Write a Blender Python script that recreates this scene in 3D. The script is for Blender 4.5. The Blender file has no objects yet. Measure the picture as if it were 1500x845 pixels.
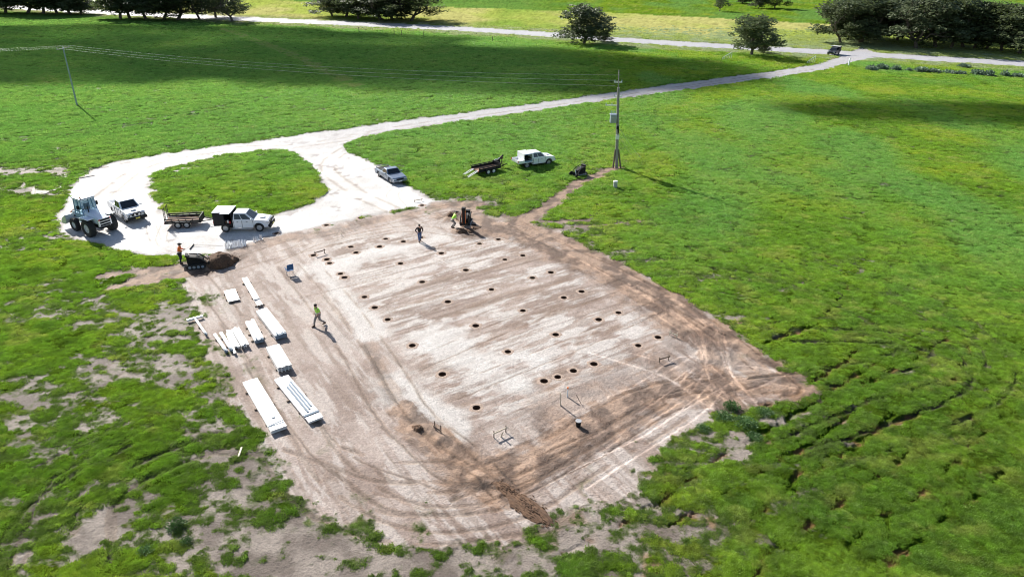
import bpy, bmesh, math, random
import numpy as np
from mathutils import Matrix, Vector
random.seed(7)
RNG = np.random.default_rng(11)
S = 24.5                                   # drone height above the ground, metres
F_PX, PITCH, ROLL = 993.3, math.radians(26.94), 0.0119
scene = bpy.context.scene
C = scene.collection

# ------------------------------------------------------------------ camera
cam = bpy.data.cameras.new('camera'); cam_o = bpy.data.objects.new('camera', cam); C.objects.link(cam_o)
cam.sensor_width = 36; cam.lens = F_PX / 1500 * 36; cam.clip_start = 0.5; cam.clip_end = 9000
cam_o.matrix_world = Matrix.Translation((0, 0, S)) @ Matrix.Rotation(math.pi/2 - PITCH, 4, 'X') @ Matrix.Rotation(ROLL, 4, 'Z')
scene.camera = cam_o
# ------------------------------------------------------------------ sky, sun, exposure
SUN_FROM = Vector((-0.63, 0.777, 0)).normalized()
SUN_EL = math.radians(33)
sun_vec = Vector((SUN_FROM.x*math.cos(SUN_EL), SUN_FROM.y*math.cos(SUN_EL), math.sin(SUN_EL)))
world = bpy.data.worlds.new('World'); scene.world = world; world.use_nodes = True
wn = world.node_tree.nodes; bg = wn['Background']; bg.inputs['Strength'].default_value = 0.07
sky = wn.new('ShaderNodeTexSky'); sky.sky_type = 'NISHITA'; sky.sun_disc = False
sky.sun_elevation = SUN_EL; sky.sun_rotation = math.atan2(SUN_FROM.x, SUN_FROM.y)
sky.air_density = 1.0; sky.dust_density = 1.2; sky.ozone_density = 1.2
world.node_tree.links.new(sky.outputs[0], bg.inputs['Color'])
sun = bpy.data.lights.new('sun', 'SUN'); sun.energy = 5.0; sun.angle = math.radians(0.5); sun.color = (1.0, 0.955, 0.88)
sun_o = bpy.data.objects.new('sun', sun); C.objects.link(sun_o)
sun_o.rotation_euler = sun_vec.to_track_quat('Z', 'Y').to_euler()
scene.view_settings.view_transform = 'Standard'; scene.view_settings.look = 'None'
scene.view_settings.exposure = 0.92; scene.view_settings.gamma = 1
scene.render.engine = 'CYCLES'; scene.cycles.filter_width = 1.05

# ------------------------------------------------------------------ surveying: a sight line from the drone to the ground
def ray(px, py):
    a, b = px-750, py-422.5
    cr, sr = math.cos(ROLL), math.sin(ROLL)
    X, Y = cr*a+sr*b, -sr*a+cr*b
    c, s = math.cos(PITCH), math.sin(PITCH)
    return (X, F_PX*c-Y*s, -F_PX*s-Y*c)
def G(px, py, Z=0.0):
    d = ray(px, py); t = (Z-S)/d[2]
    return (d[0]*t, d[1]*t)
def height(foot, top_y):                   # height of something standing at foot whose top is seen at top_y
    g = G(*foot); d = ray(foot[0], top_y)
    return S + d[2]*g[1]/d[1]
def GP(pts): return [G(*p) for p in pts]

# ------------------------------------------------------------------ numpy noise
def hash2(ix, iy, seed):
    h = (ix.astype(np.int64)*374761393 + iy.astype(np.int64)*668265263 + seed*974711) & 0xffffffff
    h = ((h ^ (h >> 13))*1274126177) & 0xffffffff
    h = (h ^ (h >> 16)) & 0xffffff
    return h.astype(np.float32)/0xffffff
def vnoise(x, y, seed=0):
    ix, iy = np.floor(x), np.floor(y); fx, fy = x-ix, y-iy
    fx = fx*fx*(3-2*fx); fy = fy*fy*(3-2*fy)
    a = hash2(ix, iy, seed); b = hash2(ix+1, iy, seed); c = hash2(ix, iy+1, seed); d = hash2(ix+1, iy+1, seed)
    return (a+(b-a)*fx)*(1-fy)+(c+(d-c)*fx)*fy
def fbm(x, y, sc, oct=4, seed=0, gain=.5):
    v = 0; amp = 1; t = 0; x = x/sc; y = y/sc
    for o in range(oct):
        v = v+amp*vnoise(x+o*17.3, y-o*9.1, seed+o); t += amp; amp *= gain
        x, y = 2.03*(x*.8+y*.6), 2.03*(-x*.6+y*.8)
    return v/t
def sstep(a, b, v):
    t = np.clip((v-a)/(b-a), 0, 1); return t*t*(3-2*t)
def sdpoly(x, y, poly):                    # signed distance, positive inside
    d = np.full(x.shape, 1e9, np.float32); ins = np.zeros(x.shape, bool); n = len(poly)
    for i in range(n):
        ax, ay = poly[i]; bx, by = poly[(i+1) % n]
        ex, ey = bx-ax, by-ay
        t = np.clip(((x-ax)*ex+(y-ay)*ey)/(ex*ex+ey*ey+1e-9), 0, 1)
        d = np.minimum(d, (x-ax-t*ex)**2+(y-ay-t*ey)**2)
        c = ((ay > y) != (by > y)); 
        if ay != by: ins ^= c & (x < (bx-ax)*(y-ay)/(by-ay)+ax)
    d = np.sqrt(d); return np.where(ins, d, -d)
def smooth_line(P, n=6):
    P = [np.array(p, float) for p in P]; out = []
    if len(P) < 3: return [tuple(p) for p in P]
    for i in range(len(P)-1):
        p0 = P[max(i-1, 0)]; p1 = P[i]; p2 = P[i+1]; p3 = P[min(i+2, len(P)-1)]
        for k in range(n):
            t = k/n
            out.append(tuple(.5*((2*p1)+(-p0+p2)*t+(2*p0-5*p1+4*p2-p3)*t*t+(-p0+3*p1-3*p2+p3)*t**3)))
    out.append(tuple(P[-1])); return out
def line_dist(x, y, L, reach):             # distance to polyline and signed side, only near it
    A = np.array(L); m0 = np.nonzero((x > A[:, 0].min()-reach) & (x < A[:, 0].max()+reach) & (y > A[:, 1].min()-reach) & (y < A[:, 1].max()+reach))[0]
    D = np.full(x.shape, 1e3, np.float32); SD = np.zeros(x.shape, np.float32); AL = np.zeros(x.shape, np.float32)
    if len(m0): D[m0], SD[m0], AL[m0] = line_dist0(x[m0], y[m0], L, reach)
    return D, SD, AL
def near(x, y, L, reach):                  # only the points near a line: indices, distance, side, run
    A = np.array(L); m = np.nonzero((x > A[:, 0].min()-reach) & (x < A[:, 0].max()+reach) & (y > A[:, 1].min()-reach) & (y < A[:, 1].max()+reach))[0]
    if not len(m): return m, None, None, None
    d, s_, a_ = line_dist0(x[m], y[m], L, reach); k = d < reach
    return m[k], d[k], s_[k], a_[k]
def line_dist0(x, y, L, reach):
    d2 = np.full(x.shape, 1e6, np.float32); side = np.zeros(x.shape, np.float32); al = np.zeros(x.shape, np.float32)
    run = 0
    for (ax, ay), (bx, by) in zip(L[:-1], L[1:]):
        ex, ey = bx-ax, by-ay; ll = math.hypot(ex, ey)+1e-9
        m = np.nonzero((x > min(ax, bx)-reach) & (x < max(ax, bx)+reach) & (y > min(ay, by)-reach) & (y < max(ay, by)+reach))[0]
        if len(m):
            X = x[m]-ax; Y = y[m]-ay
            t = np.clip((X*ex+Y*ey)/(ll*ll), 0, 1)
            q = (X-t*ex)**2+(Y-t*ey)**2
            k = q < d2[m]; mm = m[k]
            d2[mm] = q[k]; side[mm] = ((X*ey-Y*ex)/ll)[k]; al[mm] = run+(t*ll)[k]
        run += ll
    return np.sqrt(d2), side, al

# ------------------------------------------------------------------ plan of the site (sighted points)
PAD = GP([(272,418),(284,470),(300,520),(330,572),(362,628),(398,668),(420,722),(455,765),(520,800),(600,812),(690,800),(752,790),
          (800,765),(858,745),(915,722),(960,680),(1010,645),(1058,606),(1110,592),(1158,574),(1150,552),(1118,522),(1062,482),(985,428),
          (905,382),(850,352),(800,334),(762,325),(742,318),(706,312),(697,296),(662,292),(640,299),(560,312),(470,328),(400,342),(345,358),(322,368),(285,390)])
DRIVE = GP([(1262,70),(1236,80),(1205,92),(1150,102),(1016,119),(920,132),(830,145),(750,156),(617,173),(483,191),(440,197),(350,210),(280,219),(205,230),
            (160,238),(128,252),(108,272),(94,292),(82,318),(88,338),(118,354),(160,366),(210,374),(262,378),(300,376),(345,366),(400,347),(470,332),(560,313),
            (655,298),(625,285),(599,272),(575,255),(551,240),(528,230),(511,221),(508,211),(537,200.5),(617,186.7),(680,178),(750,168.5),(870,151),(990,134.7),(1150,112.5),(1205,104),(1240,95),(1262,89),(1285,85),(1285,77)])
ISLAND = GP([(221,259),(222,272),(226,284),(234,302),(250,314),(303,318),(350,318),(397,314),(430,306),(452,299),(474,283),(471,264),(458,248),(440,232),(425,223),(395,220),(365,223),(330,228),(280,238),(245,247)])
ROAD = smooth_line(GP([(-260,-6),(-120,2),(0,9.5),(130,17),(350,28),(600,39),(750,47.5),(894,58),(1020,66),(1150,73.5),(1300,82.5),(1500,94),(1640,102)]))
INNER = GP([(470,352),(560,338),(700,345),(742,338),(860,408),(1008,496),(935,545),(850,575),(760,612),(690,640),(610,560),(530,450)])
ROW_ANG = 0.5935; ROADW = 5.6
HOLES = [[(698,597),(797,558),(817,552),(840,543),(870,533),(935,506),(964,494)],
 [(648,548),(744,515),(814,490),(877,468),(906,458)],
 [(604,506),(697,477),(766,455),(826,436),(852,427)],
 [(568,468),(549,450.5),(656,442),(720,424),(780,407),(807,399)],
 [(534,435),(618.5,413),(682.5,395.7),(739.6,380.3),(766,374.4)],
 [(504.7,406.5),(498.8,401),(586.8,386),(646.5,371),(702.5,357),(730,350.7)],
 [(478.8,380),(482.8,385.6),(521.5,370),(556,361.3),(617,348)],
 [(459,374),(514,361.6),(565,350),(591,353.9),(694,329.6)],
 [(405,342),(478,330),(528,319.5),(576,309.6),(618.3,301)]]
BARE = [ # extra bare or thin patches: centre px, radii in metres, strength
 ((470,800),(3,3),.5),((720,835),(4,1.5),.55),((600,825),(4,1.6),.7),((755,800),(6,2.2),.75),((640,830),(6,2.0),.5),((880,770),(3.5,2.2),.9),((850,690),(4,2),.85),((960,640),(4,2),.7),((760,700),(3,2),.8),
 ((320,790),(2.6,1.8),.75),((145,770),(1.0,2.6),.9),((215,760),(4,1.5),.7),((360,690),(3,3),.45),((130,620),(4,2),.6),((60,660),(5,2),.5),((300,640),(3,2),.5),
 ((220,700),(4,2),.5),((60,590),(5,2.0),.45),((200,540),(5,2.4),.55),((250,470),(3,4),.6),((90,450),(6,2.4),.45),((180,480),(4,2),.45),((350,430),(2,1),.3),
 ((30,280),(9,2.2),.75),((70,252),(9,2.0),.7),((20,250),(14,2),.7),((40,360),(5,3),.3),((245,400),(4,1.4),.6),((660,260),(3,1.5),.3),((790,342),(4,2),.55),((850,335),(4,2),.45),
 ((930,300),(3,1.2),.3),((1060,770),(2,1.2),.5),((1100,655),(3,1.6),.4),((1060,660),(2.5,1.4),.6),((1075,640),(2.5,1.4),.5),((540,840),(9,2),.5),((380,800),(4,1.4),.55),((80,750),(2,2),.3),((700,292),(3,2),.7)]
BROWN = [ # fresh reddish-brown soil bands: px line, half width m, strength, ruts
 ([(903,246),(880,256),(850,270),(815,292),(775,318),(735,333),(700,342)],1.0,1.0),
 ([(690,340),(720,338),(745,335),(800,362),(870,392),(940,430),(1000,470),(1045,500)],1.8,.95),
 ([(760,326),(830,355),(905,395),(985,440),(1060,490),(1120,530)],1.1,.9),
 ([(1045,500),(1100,540),(1150,570)],1.3,.75),([(745,340),(800,366),(870,400),(950,446),(1030,500)],1.7,.5),([(900,410),(960,440),(1040,486)],1.6,.85),([(1040,500),(1050,540),(1070,592)],1.1,.8),([(1020,480),(1030,540),(1075,590)],.7,.5),
 ([(1150,562),(1060,566),(1000,572),(930,592),(860,630),(800,668),(740,690),(700,692)],1.8,.85),
 ([(1060,575),(960,600),(900,640),(850,662),(780,690),(700,708)],.9,.7),
 ([(605,622),(640,640),(672,672),(705,700),(740,728)],1.0,1.0),([(540,505),(560,550),(600,615)],.6,.5),([(590,600),(640,650),(700,695)],.8,.95),([(600,640),(650,680),(690,704)],.5,.7),
 ([(700,312),(660,300),(610,312),(560,322),(470,342),(400,352),(350,370)],1.1,.6),([(648,300),(700,300)],1.2,.9),
 ([(655,320),(680,318),(700,325),(720,338)],1.8,.9),([(300,392),(340,378)],1.0,.9),
 ([(295,388),(220,396),(150,404)],.7,1.0),([(300,398),(240,408),(165,421)],.7,1.0),([(296,393),(240,398),(190,410)],.4,.7),
 ([(740,318),(800,325),(860,322)],.5,.6),([(790,337),(880,330),(960,322)],.35,.5),([(820,640),(880,610),(960,585),(1040,540)],.6,.6),([(850,560),(900,540),(1000,500)],1.5,.35),([(800,600),(870,580),(1000,540)],2.2,.45)]
TRACKS = [ # wheel tracks (px line, gauge m, rut width m, depth m, tint)
 ([(880,680),(960,630),(1020,590),(1050,545),(1046,505)],1.5,.14,.04,.5),([(905,520),(980,545),(1050,590)],1.4,.13,.04,.45),([(1000,585),(1080,545),(1150,556)],1.4,.14,.04,.45),([(1075,592),(1050,560),(1010,530),(960,560)],1.4,.12,.04,.45),
 ([(800,690),(880,650),(960,600),(1040,570)],1.5,.13,.05,-.4),([(560,520),(610,600),(680,660),(710,690)],1.4,.13,.05,-.4),([(600,640),(660,690),(740,700),(840,660)],1.4,.14,.05,-.35),([(320,440),(380,520),(430,600),(500,680),(600,720)],1.5,.13,.04,-.35),
 ([(480,420),(560,400),(700,360),(760,345)],1.5,.10,.03,-.3),([(640,520),(760,470),(900,420)],1.5,.10,.03,-.3),([(700,560),(850,500),(960,450)],1.5,.10,.03,-.3),([(560,440),(700,390),(800,360)],1.5,.10,.03,-.3),
 ([(460,395),(500,440),(545,500),(590,570),(640,640),(690,690)],1.5,.16,.03,-.25),([(430,400),(470,450),(520,520),(560,590),(610,650),(690,700)],1.5,.18,.03,-.3),
 ([(300,420),(340,470),(390,540),(440,620),(490,690),(560,740),(650,760),(760,740),(860,680),(960,620)],1.6,.2,.05,-.28),
 ([(350,560),(400,650),(450,720),(540,765),(640,775),(740,765)],1.7,.2,.05,-.3),([(470,660),(560,690),(640,690),(700,696)],1.5,.22,.05,-.3),
 ([(520,690),(580,730),(660,735),(720,715)],1.5,.2,.05,-.3),
 ([(700,700),(800,660),(900,600),(980,570),(1080,560)],1.5,.2,.05,-.25),([(720,690),(800,640),(900,590),(1000,545),(1050,505)],1.4,.2,.04,.2),
 ([(860,660),(940,620),(1020,560),(1048,505),(1010,465),(950,425)],1.5,.14,.05,.5),([(1160,560),(1100,582),(1060,560),(1040,510),(1000,460),(900,400),(800,350),(750,335)],1.5,.15,.05,.45),
 ([(1130,548),(1070,500),(980,440),(900,398),(820,362),(770,335)],1.5,.18,.05,-.3),([(1090,590),(1050,540),(1035,505),(990,470)],1.4,.14,.05,.55),
 ([(930,560),(1020,540),(1100,580),(1150,560)],1.5,.2,.04,-.2),([(420,372),(470,352),(560,335),(650,315),(700,305)],1.5,.16,.03,-.25),([(380,372),(450,350),(540,330),(640,308)],1.6,.16,.03,-.3),
 ([(330,395),(400,375),(500,352),(600,335),(700,345),(760,335)],1.4,.16,.03,-.25),
 ([(240,338),(236,352),(250,364),(280,370)],.9,.12,.02,-.25),([(226,345),(222,330),(240,326)],.9,.12,.02,-.22),([(590,272),(575,285),(585,300)],1.2,.12,.02,-.2),
 ([(500,205),(420,215),(330,219),(220,240),(160,280)],1.6,.3,.03,-.26),([(540,200),(480,240),(520,280),(560,300)],1.6,.3,.03,-.26),([(1180,102),(1000,128),(800,158),(620,182),(500,203)],1.7,.35,.03,-.26),
 ([(140,560),(200,520),(255,480)],1.5,.2,.05,-.1),([(30,790),(70,740),(150,690),(240,650),(340,650)],1.6,.22,.09,-.3),([(135,790),(145,740),(210,690),(300,655)],1.5,.3,.09,-.2),
 ([(0,800),(60,700),(170,640)],1.5,.2,.07,-.3),([(590,240),(640,225),(700,222),(760,232)],1.5,.14,.08,-.4),([(520,215),(580,206),(650,200)],1.5,.2,.06,-.4),
 ([(1040,400),(1096,407),(1165,414),(1223,436),(1309,484),(1360,505)],1.7,.24,.10,-.5),([(1020,360),(1080,385),(1160,412)],1.5,.14,.08,-.4),([(1200,640),(1290,600),(1380,575),(1400,540),(1370,510),(1300,495),(1200,492)],1.7,.24,.10,-.5),([(1150,560),(1260,545),(1330,525),(1350,505)],1.7,.22,.10,-.45),([(1240,660),(1340,625),(1440,580),(1465,530),(1430,490)],1.7,.22,.10,-.45),([(1100,380),(1200,400),(1320,440),(1420,500)],1.7,.18,.08,-.4),
 ([(985,440),(1080,488),(1150,480),(1250,470)],1.5,.14,.09,-.4),([(0,245),(100,236),(170,226)],1.7,.5,.10,-.5),([(0,262),(60,256),(130,246)],1.6,.4,.08,-.5),([(100,100),(72,92),(66,105),(78,122),(120,130),(180,128)],1.8,.35,.05,.8),
 ([(330,44),(420,78),(520,125)],1.5,1.1,.04,.95),([(0,120),(200,175),(350,190)],1.7,.3,.08,-.3),([(0,208),(150,190),(320,160),(400,140)],1.8,.4,.12,-.45),([(150,225),(300,205),(480,182),(700,150),(900,122)],1.8,.35,.12,-.45),
 ([(930,260),(1050,330),(1180,420)],1.5,.12,.05,-.25),([(340,232),(300,236),(250,250)],1.4,.2,.06,-.4)]
FURROWS = [[(1000,758),(1038,739),(1127,681),(1200,639),(1262,595)],[(1108,755),(1154,724),(1192,697),(1231,670),(1269,639),(1300,615)],[(1131,808),(1185,766),(1208,751),(1246,724),(1277,705)],
 [(1254,789),(1285,764),(1335,731),(1369,699)],[(1308,839),(1304,789),(1298,765)],[(960,735),(1000,708),(1046,674),(1154,612),(1200,585),(1269,539)],[(1340,800),(1400,750),(1460,700)],
 [(1394,681),(1420,655)],[(1320,670),(1312,684)],[(1100,845),(1140,820),(1200,790)],[(1330,800),(1370,770)],[(1060,600),(1130,590),(1190,560),(1250,520)],[(1390,560),(1420,520),(1410,500)],[(1240,420),(1200,470),(1130,500)],
 [(1270,560),(1330,530),(1380,500)],[(1440,640),(1480,600)],[(850,800),(930,760),(990,720)],[(1165,700),(1230,655),(1330,610)]]
MOUNDS = [((318,384),1.05,.85),((302,381),.6,.45),((664,312),.55,.35),((655,322),.5,.3),((690,334),.9,.35),((705,340),.8,.25),((672,338),.6,.3),((612,628),.5,.22),((646,646),.5,.2),((700,703),.6,.25)]

def shape_ground(x, y):
    """heights, colours and cover of the ground at world points"""
    n = x.size
    w1 = fbm(x, y, 3.0, 4, 1)-.5; w2 = fbm(x, y, .7, 3, 5)-.5; big = fbm(x, y, 16, 4, 9); med = fbm(x, y, 4.5, 4, 13)
    fine = fbm(x, y, .45, 3, 21, .6); tuft = fbm(x, y, 1.1, 3, 25)
    pad = sdpoly(x, y, PAD)+w1*2.2+w2*1.5+(fine-.5)*.8
    drv = np.minimum(sdpoly(x, y, DRIVE)+w1*.9+w2*.9+(fine-.5)*.6, -(sdpoly(x, y, ISLAND)+w1*.9+w2*.9+(fine-.5)*.6))
    m_pad = sstep(-.15, .25, pad); m_drv = sstep(-.15, .2, drv)
    dr, side, al = line_dist(x, y, ROAD, 60)
    m_road = sstep(ROADW+.3, ROADW-.1, dr+w1*.4)
    verge = sstep(17, 9, dr+w1*8)*(1-m_road)*(side*0+1)
    # bare patches in the pasture
    edge = sstep(-6, 0, pad)*.20+sstep(-7, -1, pad)*.14*np.exp(-((x-G(960,680)[0])/11)**2-((y-G(960,680)[1])/7)**2)+sstep(-2.0, 0, drv)*.10
    leftish = sstep(-3, -16, x)*sstep(62, 40, y)*.17
    spar = edge+leftish
    for (c, (rx, ry), k) in BARE:
        cx, cy = G(*c); q = ((x-cx)/rx)**2+((y-cy)/ry)**2
        spar = np.maximum(spar, spar*.5+k*.72*np.exp(-q*.9))
    patch = med*.26+fbm(x*.8+y*.3, y*1.7, 1.1, 5, 27, .72)*.50+fine*.24
    bare = sstep(.585, .72, patch+spar*.36-.25*sstep(120, 170, y))
    # fresh soil
    brown = np.zeros(n, np.float32)
    for L, hw, k in BROWN:
        m, d, s_, a_ = near(x, y, smooth_line(GP(L)), hw*2.6+1)
        if not len(m): continue
        st = fbm(a_*.5, s_*7, 1.0, 4, 41, .65)
        brown[m] = np.maximum(brown[m], k*sstep(hw*1.25, hw*.55, d+(w2[m]*1.0+w1[m]*.6)*hw+(st-.5)*hw*.9))
    rut = np.zeros(n, np.float32); lip = np.zeros(n, np.float32); tint = np.zeros(n, np.float32); rutbare = np.zeros(n, np.float32)
    for L, gauge, wd, dep, tn in TRACKS:
        m, d, s_, a_ = near(x, y, smooth_line(GP(L), 8), gauge+.6)
        if not len(m): continue
        for o in (-gauge/2, gauge/2):
            q = 1.35*np.abs(s_+o+w1[m]*.12+(fbm(a_, s_, .35, 2, 58)-.5)*.10)*(1.0+.5*(1-np.clip(wd*3, 0, 1)))
            brk = sstep(.28, .5, fbm(a_, s_*0+o, 2.0, 2, 51+int(o*10)))*(.75+.5*fbm(a_, s_, .3, 2, 57))
            g = np.exp(-(q/wd)**2)*brk
            rut[m] = np.maximum(rut[m], g*dep); lip[m] = np.maximum(lip[m], np.exp(-((q-wd*1.9)/(wd*.8))**2)*dep*.6*brk)
            tint[m] = np.where(np.abs(g*tn) > np.abs(tint[m]), g*tn, tint[m])
            rutbare[m] = np.maximum(rutbare[m], g*(.75 if tn < 0 else .35))
    fur = np.zeros(n, np.float32)
    for L in FURROWS:
        m, d, s_, a_ = near(x, y, smooth_line(GP(L)), 1.0)
        if not len(m): continue
        brk = sstep(.36, .54, fbm(a_, s_*0, .9, 3, 77)); ww = .08+.20*fbm(a_, s_*0, .6, 2, 79)
        fur[m] = np.maximum(fur[m], np.exp(-((s_+w2[m]*.5+w1[m]*.2)/ww)**2)*brk)
    # generic fine wheel streaks in drilling direction of the right paddock
    soil = np.maximum.reduce([m_pad, m_drv, bare, sstep(.22, .5, brown)])
    soil = np.clip(np.maximum(soil, np.where(tint < 0, rutbare*.75, rutbare*.0)), 0, 1)
    # thin weeds creeping over the pad margins
    creep = sstep(3.6, .2, pad)*sstep(.57, .68, med*.4+tuft*.35+fine*.25+.03)*m_pad*(1-brown)
    strip = sstep(.62, .7, patch+.10*np.exp(-((x-G(560,800)[0])/10)**2-((y-G(560,800)[1])/3)**2)) 
    grass = np.clip(1-soil, 0, 1)
    speck = sstep(.56, .66, fbm(x, y, .42, 3, 47, .6))*sstep(.3, .6, fbm(x, y, 2.6, 3, 49))*(m_pad < .3)*(brown < .3)*sstep(150, 110, y)
    grass = np.maximum(grass, speck*.5)
    grass = np.clip(np.maximum(grass, creep*.9), 0, 1)*(1-m_road)*(1-m_drv)
    # ---------------- colours (albedo, with sheen and shade painted into the grass)
    def col(*c): return np.array(c, np.float32)[None, :]
    def mixc(a, b, t): return a+(b-a)*t[:, None]
    far = sstep(90, 190, y)
    right = sstep(0, 30, x)
    lush = fbm(x, y, 9, 4, 31); yel = fbm(x, y, 22, 3, 33)
    g = mixc(col(.080, .185, .016), col(.125, .245, .020), sstep(.3, .7, lush))
    g = mixc(g, col(.062, .160, .018), sstep(.45, .8, fbm(x, y, 2.2, 4, 35))*.6)
    g = mixc(g, col(.17, .25, .055), sstep(.58, .72, fbm(x*.7, y*1.6, 1.3, 4, 39))*.55)
    g = mixc(g, col(.20, .27, .04), sstep(.62, .82, yel*.55+lush*.45)*.6)
    blue = np.maximum(sstep(.48, .72, fbm(x, y*.5, 14, 3, 37)+right*.06)*sstep(40, 60, y)*right, sstep(62, 95, y)*(1-right)*.9)  # painted tint: bluish sheen on the right, cloud-shade hue at far left
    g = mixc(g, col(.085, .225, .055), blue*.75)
    g = g*(.72+.56*fine)[:, None]
    # paddock beyond the road, dry verge
    dry = mixc(col(.27, .34, .07), col(.36, .37, .13), sstep(.35, .65, fbm(x, y*.7, 20, 4, 61)))
    dry = mixc(dry, col(.16, .27, .045), sstep(.5, .7, fbm(x, y*.4, 28, 4, 63))*.8)
    dry = dry*np.float32([[.92, 1.10, 1.15]])*(.75+.5*fbm(x, y, 1.6, 3, 65))[:, None]
    g = g*(1-.20*sstep(46, 30, y+w1*14)*(.5+.5*right))[:, None]  # fall-off of the backlit sheen painted in: nearer grass coloured darker
    g = mixc(g, dry, sstep(0, 3, side*-1)*sstep(4, 8, dr)*sstep(90, 110, y)*(side < 0))
    vg = mixc(col(.15, .25, .07), col(.24, .29, .17), sstep(.4, .62, fbm(x, y, 3.5, 4, 67)))
    g = mixc(g, vg*(.7+.6*tuft)[:, None], verge*sstep(100, 130, y)*.85)
    # pad soil: streaks along the shed rows
    ca, sa = math.cos(ROW_ANG), math.sin(ROW_ANG)
    u = x*ca+y*sa; v = -x*sa+y*ca
    st = fbm(u*.34+w1*.5, v*1.15+w1*.35, 1.0, 5, 71, .66); st2 = fbm(u*.14, v*.45, 1.0, 4, 73)
    inner = sstep(-.8, 1.4, sdpoly(x, y, INNER)+w1*1.6)
    s = mixc(col(.265, .198, .165), col(.40, .325, .285), sstep(.3, .65, fbm(x, y, 2.4, 5, 43, .65)))
    so = fbm(u*1.1+w1*.5, v*.20+w1*.3, 1.0, 5, 78, .66)
    s = mixc(s, col(.46, .40, .365), sstep(.46, .56, so)*(1-inner)*.85); s = mixc(s, col(.20, .14, .105), sstep(.56, .66, fbm(u*2.2, v*.12, 1.0, 4, 80, .6))*(1-inner)*.45)
    s = mixc(s, col(.17, .11, .075), sstep(.60, .64, fbm(u*.07+3, v*4.2+w1*.3, 1.0, 3, 82))*inner*.55)
    s = mixc(s, col(.56, .52, .49), sstep(.45, .56, st*.6+st2*.25+fbm(x, y, .8, 3, 45)*.15)*inner*.82)
    s = mixc(s, col(.215, .14, .095), sstep(.53, .62, fbm(u*.26+9, v*1.5+w1*.3, 1.0, 5, 75, .68))*inner*.55)
    s = mixc(s, col(.17, .115, .085), sstep(.60, .66, fbm(u*.10, v*3.2, 1.0, 3, 76))*inner*.45)
    cl = fbm(x, y, .22, 3, 81, .75)
    s = s*(.80+.40*cl)[:, None]
    pale = np.zeros(n, np.float32)
    for L, hw in (([(575,555),(610,590),(665,628)],1.0),([(640,500),(700,540)],1.4),([(740,560),(770,570)],1.3),([(470,400),(520,455),(545,490)],.8),([(690,530),(760,520),(800,535)],.8),([(440,400),(640,350)],1.2),([(1060,520),(1100,545)],1.6)):
        m, d, s_, a_ = near(x, y, smooth_line(GP(L)), hw*3)
        if len(m): pale[m] = np.maximum(pale[m], sstep(hw*1.6, hw*.5, d+(w1[m]*2.2+w2[m]*1.2)*hw))
    s = mixc(s, col(.60, .575, .55)*(.85+.3*cl)[:, None], pale*.7)
    out_bare = mixc(col(.150, .118, .098), col(.285, .24, .205), sstep(.35, .65, fbm(x, y, 1.4, 4, 83)))
    out_bare = mixc(out_bare, col(.30, .17, .08), (sstep(.62, .78, fbm(x, y, 1.6, 3, 85))*sstep(2, 16, x+ (40-y)*.3))[:]*.8)
    s = mixc(out_bare*(.8+.4*cl)[:, None], s*1.06, np.maximum(m_pad, 0))
    b = mixc(col(.105, .058, .034), col(.33, .215, .145), sstep(.35, .65, fbm(x, y, .9, 4, 87)))*(.75+.5*cl)[:, None]
    s = mixc(s, b, np.clip(brown*1.12, 0, 1)*.9)
    dv = mixc(col(.54, .515, .495), col(.70, .685, .67), sstep(.32, .6, fbm(x, y, 2.5, 5, 89, .6)))*(.85+.3*cl)[:, None]
    puddly = sstep(.68, .78, fbm(x, y, 1.5, 4, 91)+.10*np.exp(-((x-G(455,208)[0])/5)**2-((y-G(455,208)[1])/4)**2))
    dv = mixc(dv, col(.26, .22, .20), puddly*.7)
    dv = mixc(col(.36, .33, .31), dv, sstep(0, .9, drv))
    dv = mixc(dv, col(.36, .35, .36)*(.85+.3*cl)[:, None], sstep(72, 110, y)*.85)
    s = mixc(s, dv, m_drv*(1-.85*brown))
    s = s*(1+tint*1.5)[:, None]*np.where(tint[:, None] < -.05, np.float32([[1.04, .97, .90]]), 1)
    rc = mixc(col(.36, .355, .38), col(.44, .435, .455), fbm(x, y, 6, 3, 93))
    lane = np.exp(-((dr-2.2)/.9)**2)*.0+np.exp(-((side-2.9)/.25)**2)*.35
    s = mixc(s, rc*(1-lane)[:, None], m_road)
    g = g*(1+np.clip(tint, 0, 1)*.9+np.clip(tint, -1, 0)*1.3)[:, None]
    g = g*col(1.36, 1.07, 1.02)*(.42+.33*sstep(60, 150, y))[:, None]*(.8+.4*sstep(.4, .95, 1-np.abs(2*fbm(x, y*1.35, 1.25, 4, 29, .6)-1)))[:, None]  # shadowed gaps between tufts painted in: ground colour darkened, less so far away
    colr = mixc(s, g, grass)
    colr = mixc(colr, col(.20, .11, .055)*(.6+.8*cl)[:, None], fur*sstep(.45, .62, fbm(x, y, 1.0, 2, 95))*.8)
    # ---------------- relief
    rid = 1-np.abs(2*fbm(x, y*1.35, 1.25, 4, 29, .6)-1); z = grass*(.01+.21*(fbm(x, y*1.2, .40, 3, 23, .65)-.35)+.12*(sstep(.5, 1, rid)-.3)*(.2+.8*lush)*sstep(28, 60, y)+.07*(fbm(x, y, 2.2, 3, 35)-.5))*(.62+.38*sstep(30, 60, y))
    z = z+(1-grass)*(.03*(cl-.5)+.03*(fbm(x, y, .18, 2, 99)-.5)+.02*w1)*(1-m_road)*(1-.7*m_drv)+m_pad*(1-grass)*(st-.5)*.05*inner
    z = z+brown*(1-grass)*(fbm(x, y, .35, 3, 97, .6)-.5)*.11
    z = z-rut*(.55+1.0*grass)+lip*(.25+.6*grass)-fur*.19*np.where(grass > .3, 1, .3)
    z = z+(big-.5)*.25*sstep(2, 14, -pad)*sstep(1, 8, -drv)*sstep(5, 20, dr)
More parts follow.
